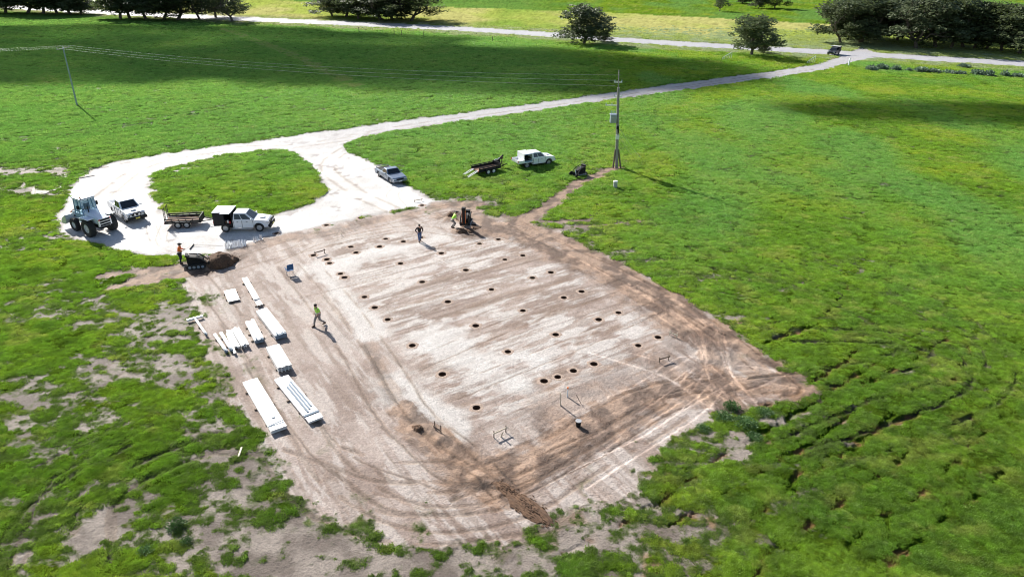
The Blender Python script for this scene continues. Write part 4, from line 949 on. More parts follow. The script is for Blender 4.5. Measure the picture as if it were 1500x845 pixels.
# ------------------------------------------------------------------ wheel loader
def loader():
    r = Vector(G(149, 341)); f = Vector(G(121, 331)); d = (f-r).normalized(); m = r+d*1.3
    o = empty('wheel_loader', (m.x, m.y, 0), math.atan2(d.y, d.x)); tag(o, 'big white articulated wheel loader with blue cab and huge tyres', 'loader')
    for x in (-1.3, 1.35):
        for s in (-1, 1): rr_ = .76 if x < 0 else .56; wheel(o, (x if x < 0 else 1.15, s*(1.02 if x < 0 else .9), rr_), rr_, .56 if x < 0 else .42, 'ochre', rimr=.5, lug=True)
    q = MB(); q.box((-1.2, 0, .95), (2.2, .9, .5)); q.box((1.2, 0, .95), (1.5, .9, .5)); q.tube((0, 0, .6), (0, 0, 1.3), .2, 12); q.build('frame', 'black', o, bevel=.03)
    q = MB(); secs = []
    for x, h, w in ((-.15, 2.05, .60), (-.9, 1.98, .62), (-1.7, 1.80, .60), (-2.25, 1.60, .52)):
        secs.append([(x, -w, 1.12), (x, w, 1.12), (x, w, h-.16), (x, w*.7, h), (x, -w*.7, h), (x, -w, h-.16)])
    q.loft(secs); q.build('engine_cover', 'ochre', o, bevel=.04, seg=3)
    q = MB(); q.box((-2.30, 0, 1.28), (.16, 1.24, .72)); q.build('rear_counterweight', 'galv', o, bevel=.05)
    for k in range(3): q = MB(); q.box((-2.40, 0, 1.05+k*.22), (.05, .9, .13)); q.build('grille', 'plastic', o)
    for s in (-1, 1):
        q = MB(); q.box((-1.3, s*.98, 1.66), (1.3, .62, .06)); q.box((-.62, s*.98, 1.48), (.06, .62, .36)); q.build('mudguard', 'ochre', o, bevel=.02)
        q = MB()
        for k in range(3): q.box((-.35, s*.95, .5+k*.32), (.3, .35, .04))
        q.build('steps', 'galv', o)
        q = MB(); q.box((-2.42, s*.5, 1.55), (.05, .14, .1)); q.build('tail_light', 'redlens', o)
    cb = [(-.35, -.68, 1.35), (1.0, -.68, 1.35), (1.0, .68, 1.35), (-.35, .68, 1.35)]; ct = [(-.25, -.62, 2.95), (.80, -.62, 2.95), (.80, .62, 2.95), (-.25, .62, 2.95)]
    q = MB(); q.box((.32, 0, 1.45), (1.36, 1.38, .5)); q.build('cab_base', 'cabblue', o, bevel=.04)
    q = MB()
    for a, b in zip(cb, ct): q.tube(a, b, .055, 6)
    for s in (-.66, .66): q.tube((.25, s, 1.6), (.25, s*.95, 2.95), .05, 6)
    for a, b in ((0, 1), (1, 2), (2, 3), (3, 0)): q.tube(Vector(cb[a])+Vector((0, 0, .62)), Vector(cb[b])+Vector((0, 0, .62)), .03, 6)
    q.build('cab_frame', 'cabblue', o)
    for a, b in ((0, 1), (1, 2), (2, 3), (3, 0)): q = MB(); panel(q, (cb[a], cb[b], ct[b], ct[a]), .06, .94, .24, .95, .0); q.build('cab_window', 'cabglass', o)
    q = MB(); q.box((.28, 0, 3.02), (1.35, 1.45, .14)); q.build('cab_roof', 'bluesteel', o, bevel=.05)
    q = MB(); q.tube((-.2, .5, 3.08), (-.2, .5, 3.27), .07, 10); q.build('beacon', 'amber', o)
    q = MB(); q.box((.25, 0, 1.9), (.5, .5, .14)); q.box((.05, 0, 2.2), (.14, .5, .6)); q.build('operator_seat', 'plastic', o, bevel=.03)
    q = MB(); q.tube((-.9, .42, 1.9), (-.9, .42, 2.55), .05, 10); q.build('exhaust_stack', 'black', o)
    for s in (-1, 1):
        q = MB(); q.path([(.9, s*.42, 1.7), (1.7, s*.46, 1.55), (2.05, s*.5, 1.0)], .11, 8); q.build('lift_arm', 'ochre', o)
        q = MB(); q.tube((1.0, s*.42, 1.0), (2.1, s*.46, 1.0), .06, 8); q.build('lift_ram', 'galv', o)
        q = MB(); q.box((-.1, s*.86, 2.35), (.06, .22, .34)); q.build('mirror', 'plastic', o)
    bk0 = len(o.children); q = MB(); pr = [(2.55, .95), (2.5, .5), (2.62, .16), (2.85, .08), (3.55, .06), (3.55, .11), (2.9, .14), (2.7, .22), (2.6, .5), (2.65, .95)]
    q.prism(pr, -1.22, 1.22); sp = [(2.55, .95), (2.5, .5), (2.62, .14), (2.85, .06), (3.55, .06), (3.2, .55)]
    for s in (-1, 1): q.prism(sp, s*1.22, s*1.17)
    q.build('bucket', 'galv', o)
    V, Fc = blob((0, 0, 0), 1, 1, 4, 3, .3); q = MB(); q.add([(2.95+v[0]*.36, v[1]*1.1, .14+max(v[2], 0)*1.0) for v in V], Fc); q.build('bucket_load', 'rust', o)
    for ch in o.children:
        if ch.name.split('.')[0] in ('bucket', 'bucket_load'): ch.location = (-.62, 0, .42)
    o.scale = (1.03, 1.0, 1.06)
M['cabglass'] = plain('cab_glass', (.20, .30, .36), .06, var=.1, spec=.8)
def see_through(m, k):
    N, L = m.node_tree.nodes, m.node_tree.links; tp = N.new('ShaderNodeBsdfTransparent'); tp.inputs[0].default_value = (.8, .9, .95, 1); mx = N.new('ShaderNodeMixShader'); mx.inputs[0].default_value = k
    L.new(tp.outputs[0], mx.inputs[1]); L.new(N['Principled BSDF'].outputs[0], mx.inputs[2]); L.new(mx.outputs[0], N['Material Output'].inputs['Surface'])
see_through(M['cabglass'], .35)
loader()

# ------------------------------------------------------------------ mini loaders
def mini_loader(px, toward, label, tool):
    c = Vector(G(*px)); t = Vector(G(*toward)); d = (t-c).normalized()
    o = empty('mini_loader', (c.x, c.y, 0), math.atan2(d.y, d.x)); tag(o, label, 'loader')
    for s in (-1, 1):
        q = MB(); n = 10; pr = [(-.55+.2*math.cos(a), .21+.2*math.sin(a)) for a in [math.pi/2+math.pi*i/n for i in range(n+1)]]+[(.55+.2*math.cos(a), .21+.2*math.sin(a)) for a in [-math.pi/2+math.pi*i/n for i in range(n+1)]]
        q.prism(pr, s*.28, s*.50); q.build('track', 'rubber', o, bevel=.01)
        q = MB()
        for x in (-.5, -.17, .17, .5): q.tube((x, s*.49, .2), (x, s*.52, .2), .12, 12)
        q.build('track_rollers', 'bluesteel', o)
        q = MB(); q.path([(-.5, s*.42, 1.1), (.35, s*.44, .95), (.95, s*.44, .35)], .055, 6); q.tube((-.3, s*.42, .55), (.4, s*.43, .9), .03, 6); q.build('lift_arm', 'black', o)
    q = MB(); q.loft([[(-.65, -.36, .42), (-.65, .36, .42), (-.65, .34, 1.05), (-.65, -.34, 1.05)], [(.1, -.36, .35), (.1, .36, .35), (.1, .32, 1.0), (.1, -.32, 1.0)], [(.62, -.3, .35), (.62, .3, .35), (.62, .26, .75), (.62, -.26, .75)]]); q.build('engine_body', 'plastic', o, bevel=.04)
    q = MB(); q.box((-.62, 0, 1.15), (.22, .6, .16), Matrix.Rotation(.3, 3, 'Y')); q.tube((-.72, -.25, 1.2), (-.72, .25, 1.2), .02); q.build('control_panel', 'black', o)
    q = MB(); q.box((-.9, 0, .22), (.34, .6, .05)); q.build('foot_platform', 'black', o)
    q = MB(); q.tube((.2, .2, .95), (.2, .2, 1.2), .035, 8); q.build('exhaust_stack', 'galv', o)
    if tool == 'bucket':
        q = MB(); pr = [(.95, .62), (.92, .3), (1.0, .1), (1.45, .08), (1.45, .12), (1.04, .15), (.98, .32), (1.0, .62)]; q.prism(pr, -.55, .55); sp = [(.95, .62), (.92, .3), (1.0, .1), (1.45, .08), (1.3, .4)]
        for s in (-1, 1): q.prism(sp, s*.55, s*.52)
        q.build('bucket', 'black', o)
        q = MB(); q.tube((.95, .1, .9), (1.0, .35, .35), .045, 8); q.build('tilt_ram', 'galv', o)
    if tool == 'auger':
        q = MB(); q.box((1.1, 0, 1.1), (.2, .28, 1.6)); q.box((1.1, 0, 1.95), (.34, .36, .3)); q.box((.9, 0, .7), (.5, .3, .14)); q.build('mast', 'black', o, bevel=.02)
        for s in (-1, 1): q = MB(); q.box((1.14, s*.16, 1.2), (.09, .05, 1.4)); q.build('mast_stripe', 'orangep', o)
        q = MB(); q.tube((1.1, 0, .4), (1.1, 0, -.2), .04)
        for i in range(20):
            a = i*.8; z = .35-.03*i; q.add([(1.1, 0, z), (1.1+.2*math.cos(a), .2*math.sin(a), z), (1.1+.2*math.cos(a+.8), .2*math.sin(a+.8), z-.03)], [(0, 1, 2)])
        q.build('auger', 'rust', o)
    return o
mini_loader((289, 391), (326, 387), 'black tracked mini loader with bucket in the brown soil, driven by the orange-shirted man', 'bucket')
mini_loader((683, 328), (676, 341), 'mini loader with a tall black and orange auger mast drilling a hole', 'auger')
mini_loader((849, 257), (832, 262), 'unattended black mini loader on the grass beside the brown track', 'bucket')

# ------------------------------------------------------------------ people
def person(px, face, label, pose, shirt, trousers, hat=None, sleeve='long', boots='boot', scale=1.0):
    g = Vector(G(*px)); fdir = Vector(G(*face))-g; o = empty('person', (g.x, g.y, 0), math.atan2(fdir.y, fdir.x)); o.scale = (scale,)*3
    tag(o, label, 'person')
    J = pose
    def skin(name, verts, edges, mat, sub=2):
        me = bpy.data.meshes.new(name); me.from_pydata([v[0] for v in verts], edges, []); me.materials.append(M[mat])
        ob = bpy.data.objects.new(name, me); C.objects.link(ob); ob.parent = o
        md = ob.modifiers.new('skin', 'SKIN'); sv = me.skin_vertices[0] if me.skin_vertices else None
        if sv is None:
            bm = bmesh.new(); bm.from_mesh(me); bm.verts.layers.skin.verify(); bm.to_mesh(me); bm.free(); sv = me.skin_vertices[0]
        for i, v in enumerate(verts): sv.data[i].radius = (v[1], v[1]*(v[2] if len(v) > 2 else 1)); sv.data[i].use_root = (i == 0)
        s = ob.modifiers.new('sub', 'SUBSURF'); s.levels = s.render_levels = sub
        return ob
    lean = J.get('lean', 0); pel = Vector((0, 0, J.get('hip', .95))); che = pel+Vector((lean*.42, 0, .40)); nk = pel+Vector((lean*.60, 0, .56)); hd = nk+Vector((.03+lean*.12, 0, .14)); tp = hd+Vector((0, 0, .09))
    V = [(pel, .14, .8), (pel+Vector((lean*.2, 0, .2)), .125, .8), (che, .155, .72), (nk, .055), (hd-Vector((0, 0, .04)), .075), (hd+Vector((.0, 0, .03)), .092), (tp, .06), (hd+Vector((.10, 0, -.01)), .012), (hd+Vector((.085, 0, -.07)), .03)]
    E_ = [(0, 1), (1, 2), (2, 3), (3, 4), (4, 5), (5, 6), (5, 7), (4, 8)]
    for s in (-1, 1): V.append((hd+Vector((-.01, s*.095, 0)), .016)); E_.append((5, len(V)-1))
    SV = [(pel+Vector((0, 0, -.02)), .165, .78), (pel+Vector((lean*.2, 0, .2)), .155, .8), (che, .18, .75), (nk-Vector((lean*.04, 0, .04)), .075)]; SE = [(0, 1), (1, 2), (2, 3)]
    TV = [(pel+Vector((0, 0, .03)), .16, .8)]; TE = []
    for s, key in ((-1, 'r'), (1, 'l')):
        sh = che+Vector((lean*.08, s*.20, .08)); el = pel+Vector(J['el'+key]); wr = pel+Vector(J['wr'+key]); dr_ = (wr-el).normalized()
        b = len(V); V += [(sh, .062), (el, .045), (wr, .030), (wr+dr_*.06, .036, .6)]; E_ += [(2, b), (b, b+1), (b+1, b+2), (b+2, b+3)]
        sid = dr_.cross(Vector((1, 0, .3))).normalized(); cur = dr_.cross(sid)
        for k, ln in enumerate((.065, .075, .07, .055)):
            f0 = wr+dr_*.10+sid*(k-1.5)*.022; n = len(V); V += [(f0, .010), (f0+dr_*ln*.5+cur*.008, .009), (f0+dr_*ln*.85+cur*.03, .008)]; E_ += [(b+3, n), (n, n+1), (n+1, n+2)]
        n = len(V); V += [(wr+dr_*.045-sid*.045, .011), (wr+dr_*.085-sid*.065+cur*.01, .010)]; E_ += [(b+3, n), (n, n+1)]
        c = len(SV); SV += [(sh, .085), (el if sleeve == 'long' else sh.lerp(el, .75), .062)]; SE += [(2, c), (c, c+1)]
        if sleeve == 'long': SV.append((wr-dr_*.02, .046)); SE.append((c+1, c+2))
        hp = pel+Vector((0, s*.10, -.06)); kn = Vector(J['kn'+key]); an = Vector(J['an'+key]); kn.y += s*.11; an.y += s*.11
        b = len(V); V += [(hp, .09), (kn, .058), (an, .038), (an+Vector((.13, 0, -.045)), .03)]; E_ += [(0, b), (b, b+1), (b+1, b+2), (b+2, b+3)]
        c = len(TV); TV += [(hp, .115), (kn, .082), (an+Vector((0, 0, .04)), .062)]; TE += [(0, c), (c, c+1), (c+1, c+2)]
        bt = MB(); bt.loft([[(an.x+x, an.y+y*w, an.z+z) for x, y, z in ring2] for ring2, w in (([(-.07, -.045, -.09), (-.07, .045, -.09), (-.06, .045, .07), (-.06, -.045, .07)], 1), ([(.06, -.05, -.09), (.06, .05, -.09), (.05, .045, .05), (.05, -.045, .05)], 1), ([(.19, -.04, -.09), (.19, .04, -.09), (.18, .035, -.03), (.18, -.035, -.03)], 1))]); bt.build('boot', boots, o, bevel=.015)
    skin('body', V, E_, 'skin'); skin('shirt', SV, SE, shirt, 2); skin('trousers', TV, TE, trousers, 2)
    h = MB(); n = 12; secs = []
    for z, r_ in ((-.02, .108), (.04, .112), (.085, .092), (.115, .05)): secs.append([(hd.x-.012+r_*1.02*math.cos(2*math.pi*i/n), hd.y+r_*.93*math.sin(2*math.pi*i/n), hd.z+z) for i in range(n)])
    h.loft(secs)
    if hat == 'brim': h.loft([[(hd.x+.19*math.cos(2*math.pi*i/n), hd.y+.17*math.sin(2*math.pi*i/n), hd.z+.03+k) for i in range(n)] for k in (0, .012)])
    if hat == 'cap': h.box((hd.x+.13, hd.y, hd.z+.035), (.12, .13, .015))
    h.build('hat' if hat else 'hair', 'blackcloth' if hat else 'hair', o, smooth=True)
    if shirt in ('hiorange', 'higreen'):
        v = MB(); cx = pel+Vector((lean*.12, 0, .12)); n = 16; v.loft([[(cx.x+.185*math.cos(2*math.pi*i/n), cx.y+.175*math.sin(2*math.pi*i/n), cx.z+k) for i in range(n)] for k in (0, .05)], cap=False); v.build('reflective_band', 'galv', o)
    return o
walk = dict(knr=(.22, 0, .52), anr=(.34, 0, .10), knl=(-.02, 0, .50), anl=(-.36, 0, .16), elr=(-.10, -.34, .22), wrr=(.10, -.26, .06), ell=(-.02, .36, .22), wrl=(.16, .22, .08), lean=.12, hip=.92)
stand = dict(knr=(.03, 0, .50), anr=(.0, 0, .09), knl=(.06, 0, .50), anl=(.10, 0, .09), elr=(-.06, -.31, .22), wrr=(.12, -.26, .05), ell=(-.05, .31, .22), wrl=(.12, .26, .05), lean=.05)
drive = dict(knr=(.05, 0, .50), anr=(-.02, 0, .09), knl=(.05, 0, .50), anl=(-.10, 0, .09), elr=(.12, -.26, .22), wrr=(.36, -.18, .24), ell=(.12, .26, .22), wrl=(.36, .18, .24), lean=.18)
crou = dict(knr=(.28, 0, .46), anr=(.02, 0, .09), knl=(.25, 0, .44), anl=(-.06, 0, .09), elr=(.32, -.26, .10), wrr=(.52, -.18, -.05), ell=(.32, .26, .10), wrl=(.52, .18, -.05), lean=.55, hip=.80)
person((468, 477), (410, 500), 'man in a lime green shirt and grey trousers striding alone across the open pad', walk, 'higreen', 'greycloth', None, 'short', scale=1.04)
person((615, 354), (640, 380), 'man in a black jacket and blue jeans walking among the holes', dict(walk, knl=(0, 0, .5), anl=(-.18, 0, .12), anr=(.16, 0, .09), knr=(.12, 0, .51)), 'blackcloth', 'denim', None, scale=1.0)
person((266, 386), (300, 384), 'man in an orange shirt and black cap standing behind the mini loader', drive, 'hiorange', 'navy', 'brim', scale=1.06)
person((663, 334), (690, 332), 'man in a lime shirt bending at the auger controls', crou, 'higreen', 'greycloth', 'cap', 'short', scale=1.05)

# ------------------------------------------------------------------ steel stacks
def stack(quad, h, n, layers, label, kind='channel', mat='zinc', bearers=3, gap=.012, jag=.12, seed=0, endmat=None):
    r = random.Random(seed); A, B, Cc, D = [Vector(G(*p, h)) for p in quad]     # far-left, far-right, near-right, near-left
    d = ((D-A)+(Cc-B)).normalized(); L_ = ((D-A).length+(Cc-B).length)/2; w = Vector((-d.y, d.x)); W_ = abs((B-A).dot(w))/2+abs((Cc-D).dot(w))/2
    c = (A+B+Cc+D)/4; o = empty('steel_stack', (c.x, c.y, 0), math.atan2(d.y, d.x)); tag(o, label, 'steel stack', 'steel stacks laid out beside the pad')
    bh = .09; zz = (h-bh)/layers
    for i in range(bearers):
        x = -L_/2+L_*(i+.5)/bearers if bearers > 1 else 0
        b = MB(); b.box((x+r.uniform(-.1, .1), 0, bh/2), (.09, W_+r.uniform(-.02, .32), bh)); b.build('bearer', 'oldwood', o)
    for k in range(layers):
        mw = W_/n
        for i in range(n):
            y = -W_/2+mw*(i+.5); z0 = bh+k*zz; off = r.uniform(-jag, jag) if n > 1 else 0; m = MB(); ww = mw-gap; tz = zz-.008
            if kind == 'channel':
                m.box((off, y, z0+tz-.01), (L_, ww, .02)); m.box((off, y-ww/2+.01, z0+tz/2-.011), (L_, .02, tz-.022)); m.box((off, y+ww/2-.01, z0+tz/2-.011), (L_, .02, tz-.022))
            elif kind == 'round': m.tube((off-L_/2, y, z0+ww/2), (off+L_/2, y, z0+ww/2), ww/2, 10)
            else: m.box((off, y, z0+tz/2), (L_, ww, tz))
            m.build({'channel': 'steel_channel', 'round': 'steel_pipe', 'box': 'steel_sheet'}[kind], mat, o)
    if endmat:
        e = MB(); e.box((L_/2+.06, 0, bh+(h-bh)/2), (.18, W_*.96, (h-bh)*.9)); e.box((L_/2+.02, W_*.2, h+.02), (.3, .1, .05)); e.box((L_/2-.1, -W_*.25, h+.02), (.3, .1, .05)); e.build('end_plates', endmat, o, bevel=.01)
    return o, L_, W_
stack([(355, 408), (362, 406.5), (381, 437), (372, 440)], .24, 2, 2, 'long narrow white steel stack farthest from the camera, nearest the camp chair', seed=1)
stack([(374, 442), (381, 440), (385, 445), (377, 448)], .22, 2, 1, 'short white offcut stack between the two long narrow stacks', seed=2, bearers=1, jag=.03)
stack([(328, 426), (344, 422), (351.5, 438), (334, 442)], .16, 1, 6, 'square stack of white sheets on its own at the upper left', kind='box', seed=3, jag=0, bearers=2)
stack([(376, 455), (390, 451), (419, 484), (402, 493)], .42, 4, 2, 'long white channel stack with blue-grey end plates in the middle of the yard', seed=4, endmat='slate')
stack([(360, 470), (371, 467.5), (387, 493), (371.5, 499)], .36, 3, 2, 'white channel stack with blue-grey ends, between the long middle stack and the splayed group', seed=5, endmat='slate')
stack([(340, 481), (348.5, 478), (365, 502), (352, 506)], .34, 3, 2, 'splayed white channel stack with dark open ends', seed=6, jag=.15)
stack([(332, 485), (338, 482), (352, 507), (344, 509)], .28, 2, 2, 'narrow white channel pair on the left side of the splayed stack', seed=7, jag=.15)
stack([(331, 488), (334, 487), (346, 516), (342, 517)], .22, 1, 1, 'single white steel beam leaning out longest of the splayed group', seed=8, jag=0, bearers=2)
stack([(321, 487), (325.5, 485.5), (341, 510), (336.5, 512)], .24, 1, 1, 'right one of the two single white beams at the left of the yard', seed=9, jag=0, bearers=2, endmat='slate')
stack([(312, 489), (316, 487.5), (333, 512), (329, 514)], .22, 1, 1, 'left one of the two single white beams at the left of the yard', seed=10, jag=0, bearers=2, endmat='slate')
o, L_, W_ = stack([(284, 466), (287, 465), (303, 488), (300, 489)], .2, 1, 1, 'T-shaped white beam with a cross plate, leftmost beside the grass', seed=11, jag=0, bearers=1, endmat='slate')
q = MB(); q.box((-L_/2, 0, .17), (.16, 1.1, .14)); q.build('cross_plate', 'zinc', o)
stack([(390, 509), (408.5, 502.5), (427, 533), (407, 539)], .50, 4, 3, 'tall white channel stack with black open ends, just above the blue-grey striped one', seed=12, jag=.03)
o, L_, W_ = stack([(355, 560), (377, 552.5), (419, 622), (397.5, 632)], .30, 1, 9, 'widest long stack of plain white sheets, lowest on the left', kind='box', seed=13, jag=0)
for x, sk in ((L_/2-.42, .0), (L_/2-.55, .16)): q = MB(); q.box((x, 0, .302), (.05, W_*1.0, .015), Matrix.Rotation(sk, 3, 'Z')); q.build('strap', 'slate', o)
q = MB(); q.box((L_/2-1.1, W_*.05, .31), (.10, .22, .03)); q.build('clamp', 'slate', o)
o, L_, W_ = stack([(402, 556), (421, 548), (468, 602), (446, 612)], .24, 6, 1, 'long stack of ribbed blue-grey and white channels, right of the widest white sheets', seed=14, mat='galv', jag=.05)
for i in range(3):
    y = -W_/2+W_*(i+2.0)/5; q = MB(); q.box((.45-.2*i, y, .255), (L_*.66, W_/5*.62, .03)); q.build('channel_web', 'slate', o)
q = MB(); q.box((L_/2-.10, 0, .262), (.16, W_, .03)); q.build('dark_strap', 'slate', o)
q = MB(); q.box((L_/2+.30, 0, .18), (.5, W_*.95, .12)); q.build('end_packer', 'zinc', o)

# ------------------------------------------------------------------ survey hurdles, stakes, small things
def stake(px, h, label, mat='palewood', r=.022, cap=None, lean=(0, 0), name='survey_stake'):
    g = G(*px); o = empty(name, (g[0], g[1], 0)); tag(o, label, 'stake')
    q = MB(); q.box((lean[0]/2, lean[1]/2, h/2-.03), (r*2, r*2, h+.06), Matrix.Rotation(math.atan2(lean[0], h), 3, 'Y') @ Matrix.Rotation(-math.atan2(lean[1], h), 3, 'X')); q.build('post', mat, o)
    if cap: q = MB(); q.box((lean[0], lean[1], h+.03), (.09, .09, .12)); q.build('cap', cap, o, bevel=.01)
def hurdle(f1, f2, h, label, mid=None, mat='oldwood', bar=None, z=.72):
    a = Vector(G(*f1)); b = Vector(G(*f2)); d = b-a; L_ = d.length; o = empty('survey_hurdle', (a.x, a.y, 0), math.atan2(d.y, d.x)); tag(o, label, 'survey hurdle', 'timber survey hurdles around the pad')
    for x in (0, L_): q = MB(); q.box((x, 0, h/2-.05), (.045, .045, h+.1)); q.build('peg', mat, o)
    q = MB(); q.box((L_/2, -.04, h*z), (L_+.16, .03, .09)); q.build('crossbar', bar or mat, o)
    if mid: q = MB(); q.box((L_*mid, -.25, .22), (.07, .03, .5), Matrix.Rotation(.35, 3, 'X')); q.build('leaning_board', 'palewood', o)
hurdle((723.5, 641), (741, 633), .48, 'pale timber hurdle at the front corner of the pad with a leaning board', mid=.45, bar='palewood')
hurdle((965.5, 531), (979, 527.5), .42, 'dark timber hurdle on the right, below the last two holes')
hurdle((981, 491), (991, 495), .40, 'low pale hurdle at the right edge of the pad, knocked askew', bar='palewood', mat='palewood', z=.6)
hurdle((462, 375), (475.5, 371), .45, 'thin hurdle at the upper left of the pad above two holes')
hurdle((607, 296.5), (618, 294.5), .3, 'low hurdle at the top of the pad by the white gravel', bar='palewood')
hurdle((637, 627), (646, 633), .5, 'dark crooked hurdle beside the pale strip at the front left corner', z=.25)
stake((821, 593.5), .92, 'tall pale timber stake at the front of the pad', r=.03, lean=(-.06, 0))
stake((831, 581), .62, 'white plastic stake with an orange cap at the front of the pad', mat='pvc', cap='orangep', r=.03)
stake((852, 592), .6, 'thin dark rod leaning right of the orange-capped stake', mat='oldwood', r=.014, lean=(-.35, .2))
for i, (x, y) in enumerate([(500, 345), (694, 352), (646, 334)]): stake((x, y), .3, ['short peg on the pad left of centre above the small hole pair', 'short peg on the pad below the auger', 'short peg between the black jacket and the auger'][i], r=.02)
def lathe(name, prof, mat, parent, n=20, loc=(0, 0, 0)):
    q = MB(); q.loft([[(loc[0]+r*math.cos(2*math.pi*i/n), loc[1]+r*math.sin(2*math.pi*i/n), loc[2]+z) for i in range(n)] for r, z in prof]); return q.build(name, mat, parent)
g = G(847, 624); o = empty('bucket', (g[0], g[1], 0)); tag(o, 'black bucket with a grey lid standing near the front of the pad', 'bucket')
lathe('pail', [(.13, 0), (.16, .34), (.17, .36)], 'plastic', o); lathe('lid', [(.175, .36), (.175, .395), (.12, .40), (.12, .385), (.04, .385)], 'rim', o)
q = MB(); q.path([(.17*math.cos(a), .17*math.sin(a)-.02, .33-.12*math.sin(a)) for a in [math.pi*i/8 for i in range(9)]], .008, 5); q.build('handle', 'black', o)
g = G(901, 276); o = empty('pit_marker', (g[0], g[1], 0)); tag(o, 'grey cylindrical cable pit marker on the grass near the transformer pole', 'marker')
lathe('base', [(.24, 0), (.23, .75)], 'concrete', o); lathe('lid', [(.26, .75), (.26, .83), (.22, .88)], 'zinc', o)
g = G(352, 663); q = MB(); q.box((0, 0, .05), (.75, .09, .05)); o = q.build('timber_plank', 'palewood', bevel=.004); a = Vector(G(355, 653))-Vector(G(349, 670)); o.location = (g[0], g[1], .02); o.rotation_euler.z = math.atan2(a.y, a.x); tag(o, 'short pale plank lying in the grass left of the pad corner', 'plank')
g = G(425, 402); o = empty('camp_chair', (g[0], g[1], 0), 2.2); tag(o, 'blue folding camp chair standing alone at the top left of the pad', 'chair')
q = MB(); q.box((0, 0, .44), (.46, .52, .03), Matrix.Rotation(-.08, 3, 'Y')); q.build('seat', 'bluecloth', o, bevel=.01)
q = MB(); q.box((-.27, 0, .76), (.03, .54, .55), Matrix.Rotation(-.22, 3, 'Y')); q.build('backrest', 'bluecloth', o, bevel=.01)
for s in (-1, 1):
    for a in (-1, 1): q = MB(); q.tube((a*.24, s*.28, 0), (-a*.22, s*.26, .46), .014); q.build('leg', 'rim', o)
    q = MB(); q.box((.0, s*.30, .64), (.46, .06, .03)); q.build('armrest', 'bluecloth', o)
    q = MB(); q.tube((-.2, s*.27, .42), (-.34, s*.27, 1.04), .014); q.build('back_post', 'rim', o)
for k, (a, b, n, L_) in enumerate([((330, 361), (361, 358), 15, 'long row of upright silver post brackets in the shadow below the canopy ute'), ((371, 355), (385, 350), 7, 'short row of silver post brackets at the shadow edge, right of the long row')]):
    p0 = Vector(G(*a)); p1 = Vector(G(*b)); d = p1-p0; o = empty('bracket_row', (p0.x, p0.y, 0), math.atan2(d.y, d.x)); tag(o, L_, 'metal brackets', 'silver brackets laid out below the ute')
    rr = random.Random(k); me = None
    for i in range(n):
        for j in range(2 if n > 10 else 1):
            if me is None:
                q = MB(); q.box((0, -.14, .22), (.05, .015, .44)); q.box((0, .14, .22), (.05, .015, .44)); q.box((0, 0, .01), (.07, .30, .02)); q.box((0, .22, .01), (.07, .14, .015)); me = q.build('bracket', 'galv', o); c = me
            else: c = me.copy(); C.objects.link(c)
            c.location = (d.length*(i+.5)/n, -.45*j+rr.uniform(-.05, .05), .0); c.rotation_euler = (rr.uniform(-.35, .1), rr.uniform(-.2, .2), rr.uniform(-.3, .3))
a = Vector(G(282, 361)); b = Vector(G(327, 360)); d = b-a; o = empty('levelling_rake', (a.x, a.y, 0), math.atan2(d.y, d.x)); tag(o, 'long-handled levelling rake lying on the gravel above the brown heap', 'rake')
q = MB(); q.tube((0, 0, .12), (d.length, 0, .03), .018); q.build('handle', 'oldwood', o); q = MB(); q.box((0, -.15, .06), (.05, 1.1, .1)); q.build('head', 'black', o)
for i, (x, y, w, h, L_) in enumerate([(65, 279, 1.3, .9, ''), (112, 258, 1.6, .5, ''), (272, 250, 1.3, .45, ''), (532, 211, 1.6, .35, '')]):
    g = G(x, y); n = 26; V = [(w*math.cos(2*math.pi*k/n)*(1+.22*math.sin(3*2*math.pi*k/n+i)+.1*math.sin(7*2*math.pi*k/n)), h*2*math.sin(2*math.pi*k/n)*(1+.2*math.cos(2*2*math.pi*k/n+i)), 0) for k in range(n)]
    o = add_mesh('puddle', V, [tuple(range(n))], 'puddle'); o.location = (g[0], g[1], .075); tag(o, kind='structure')

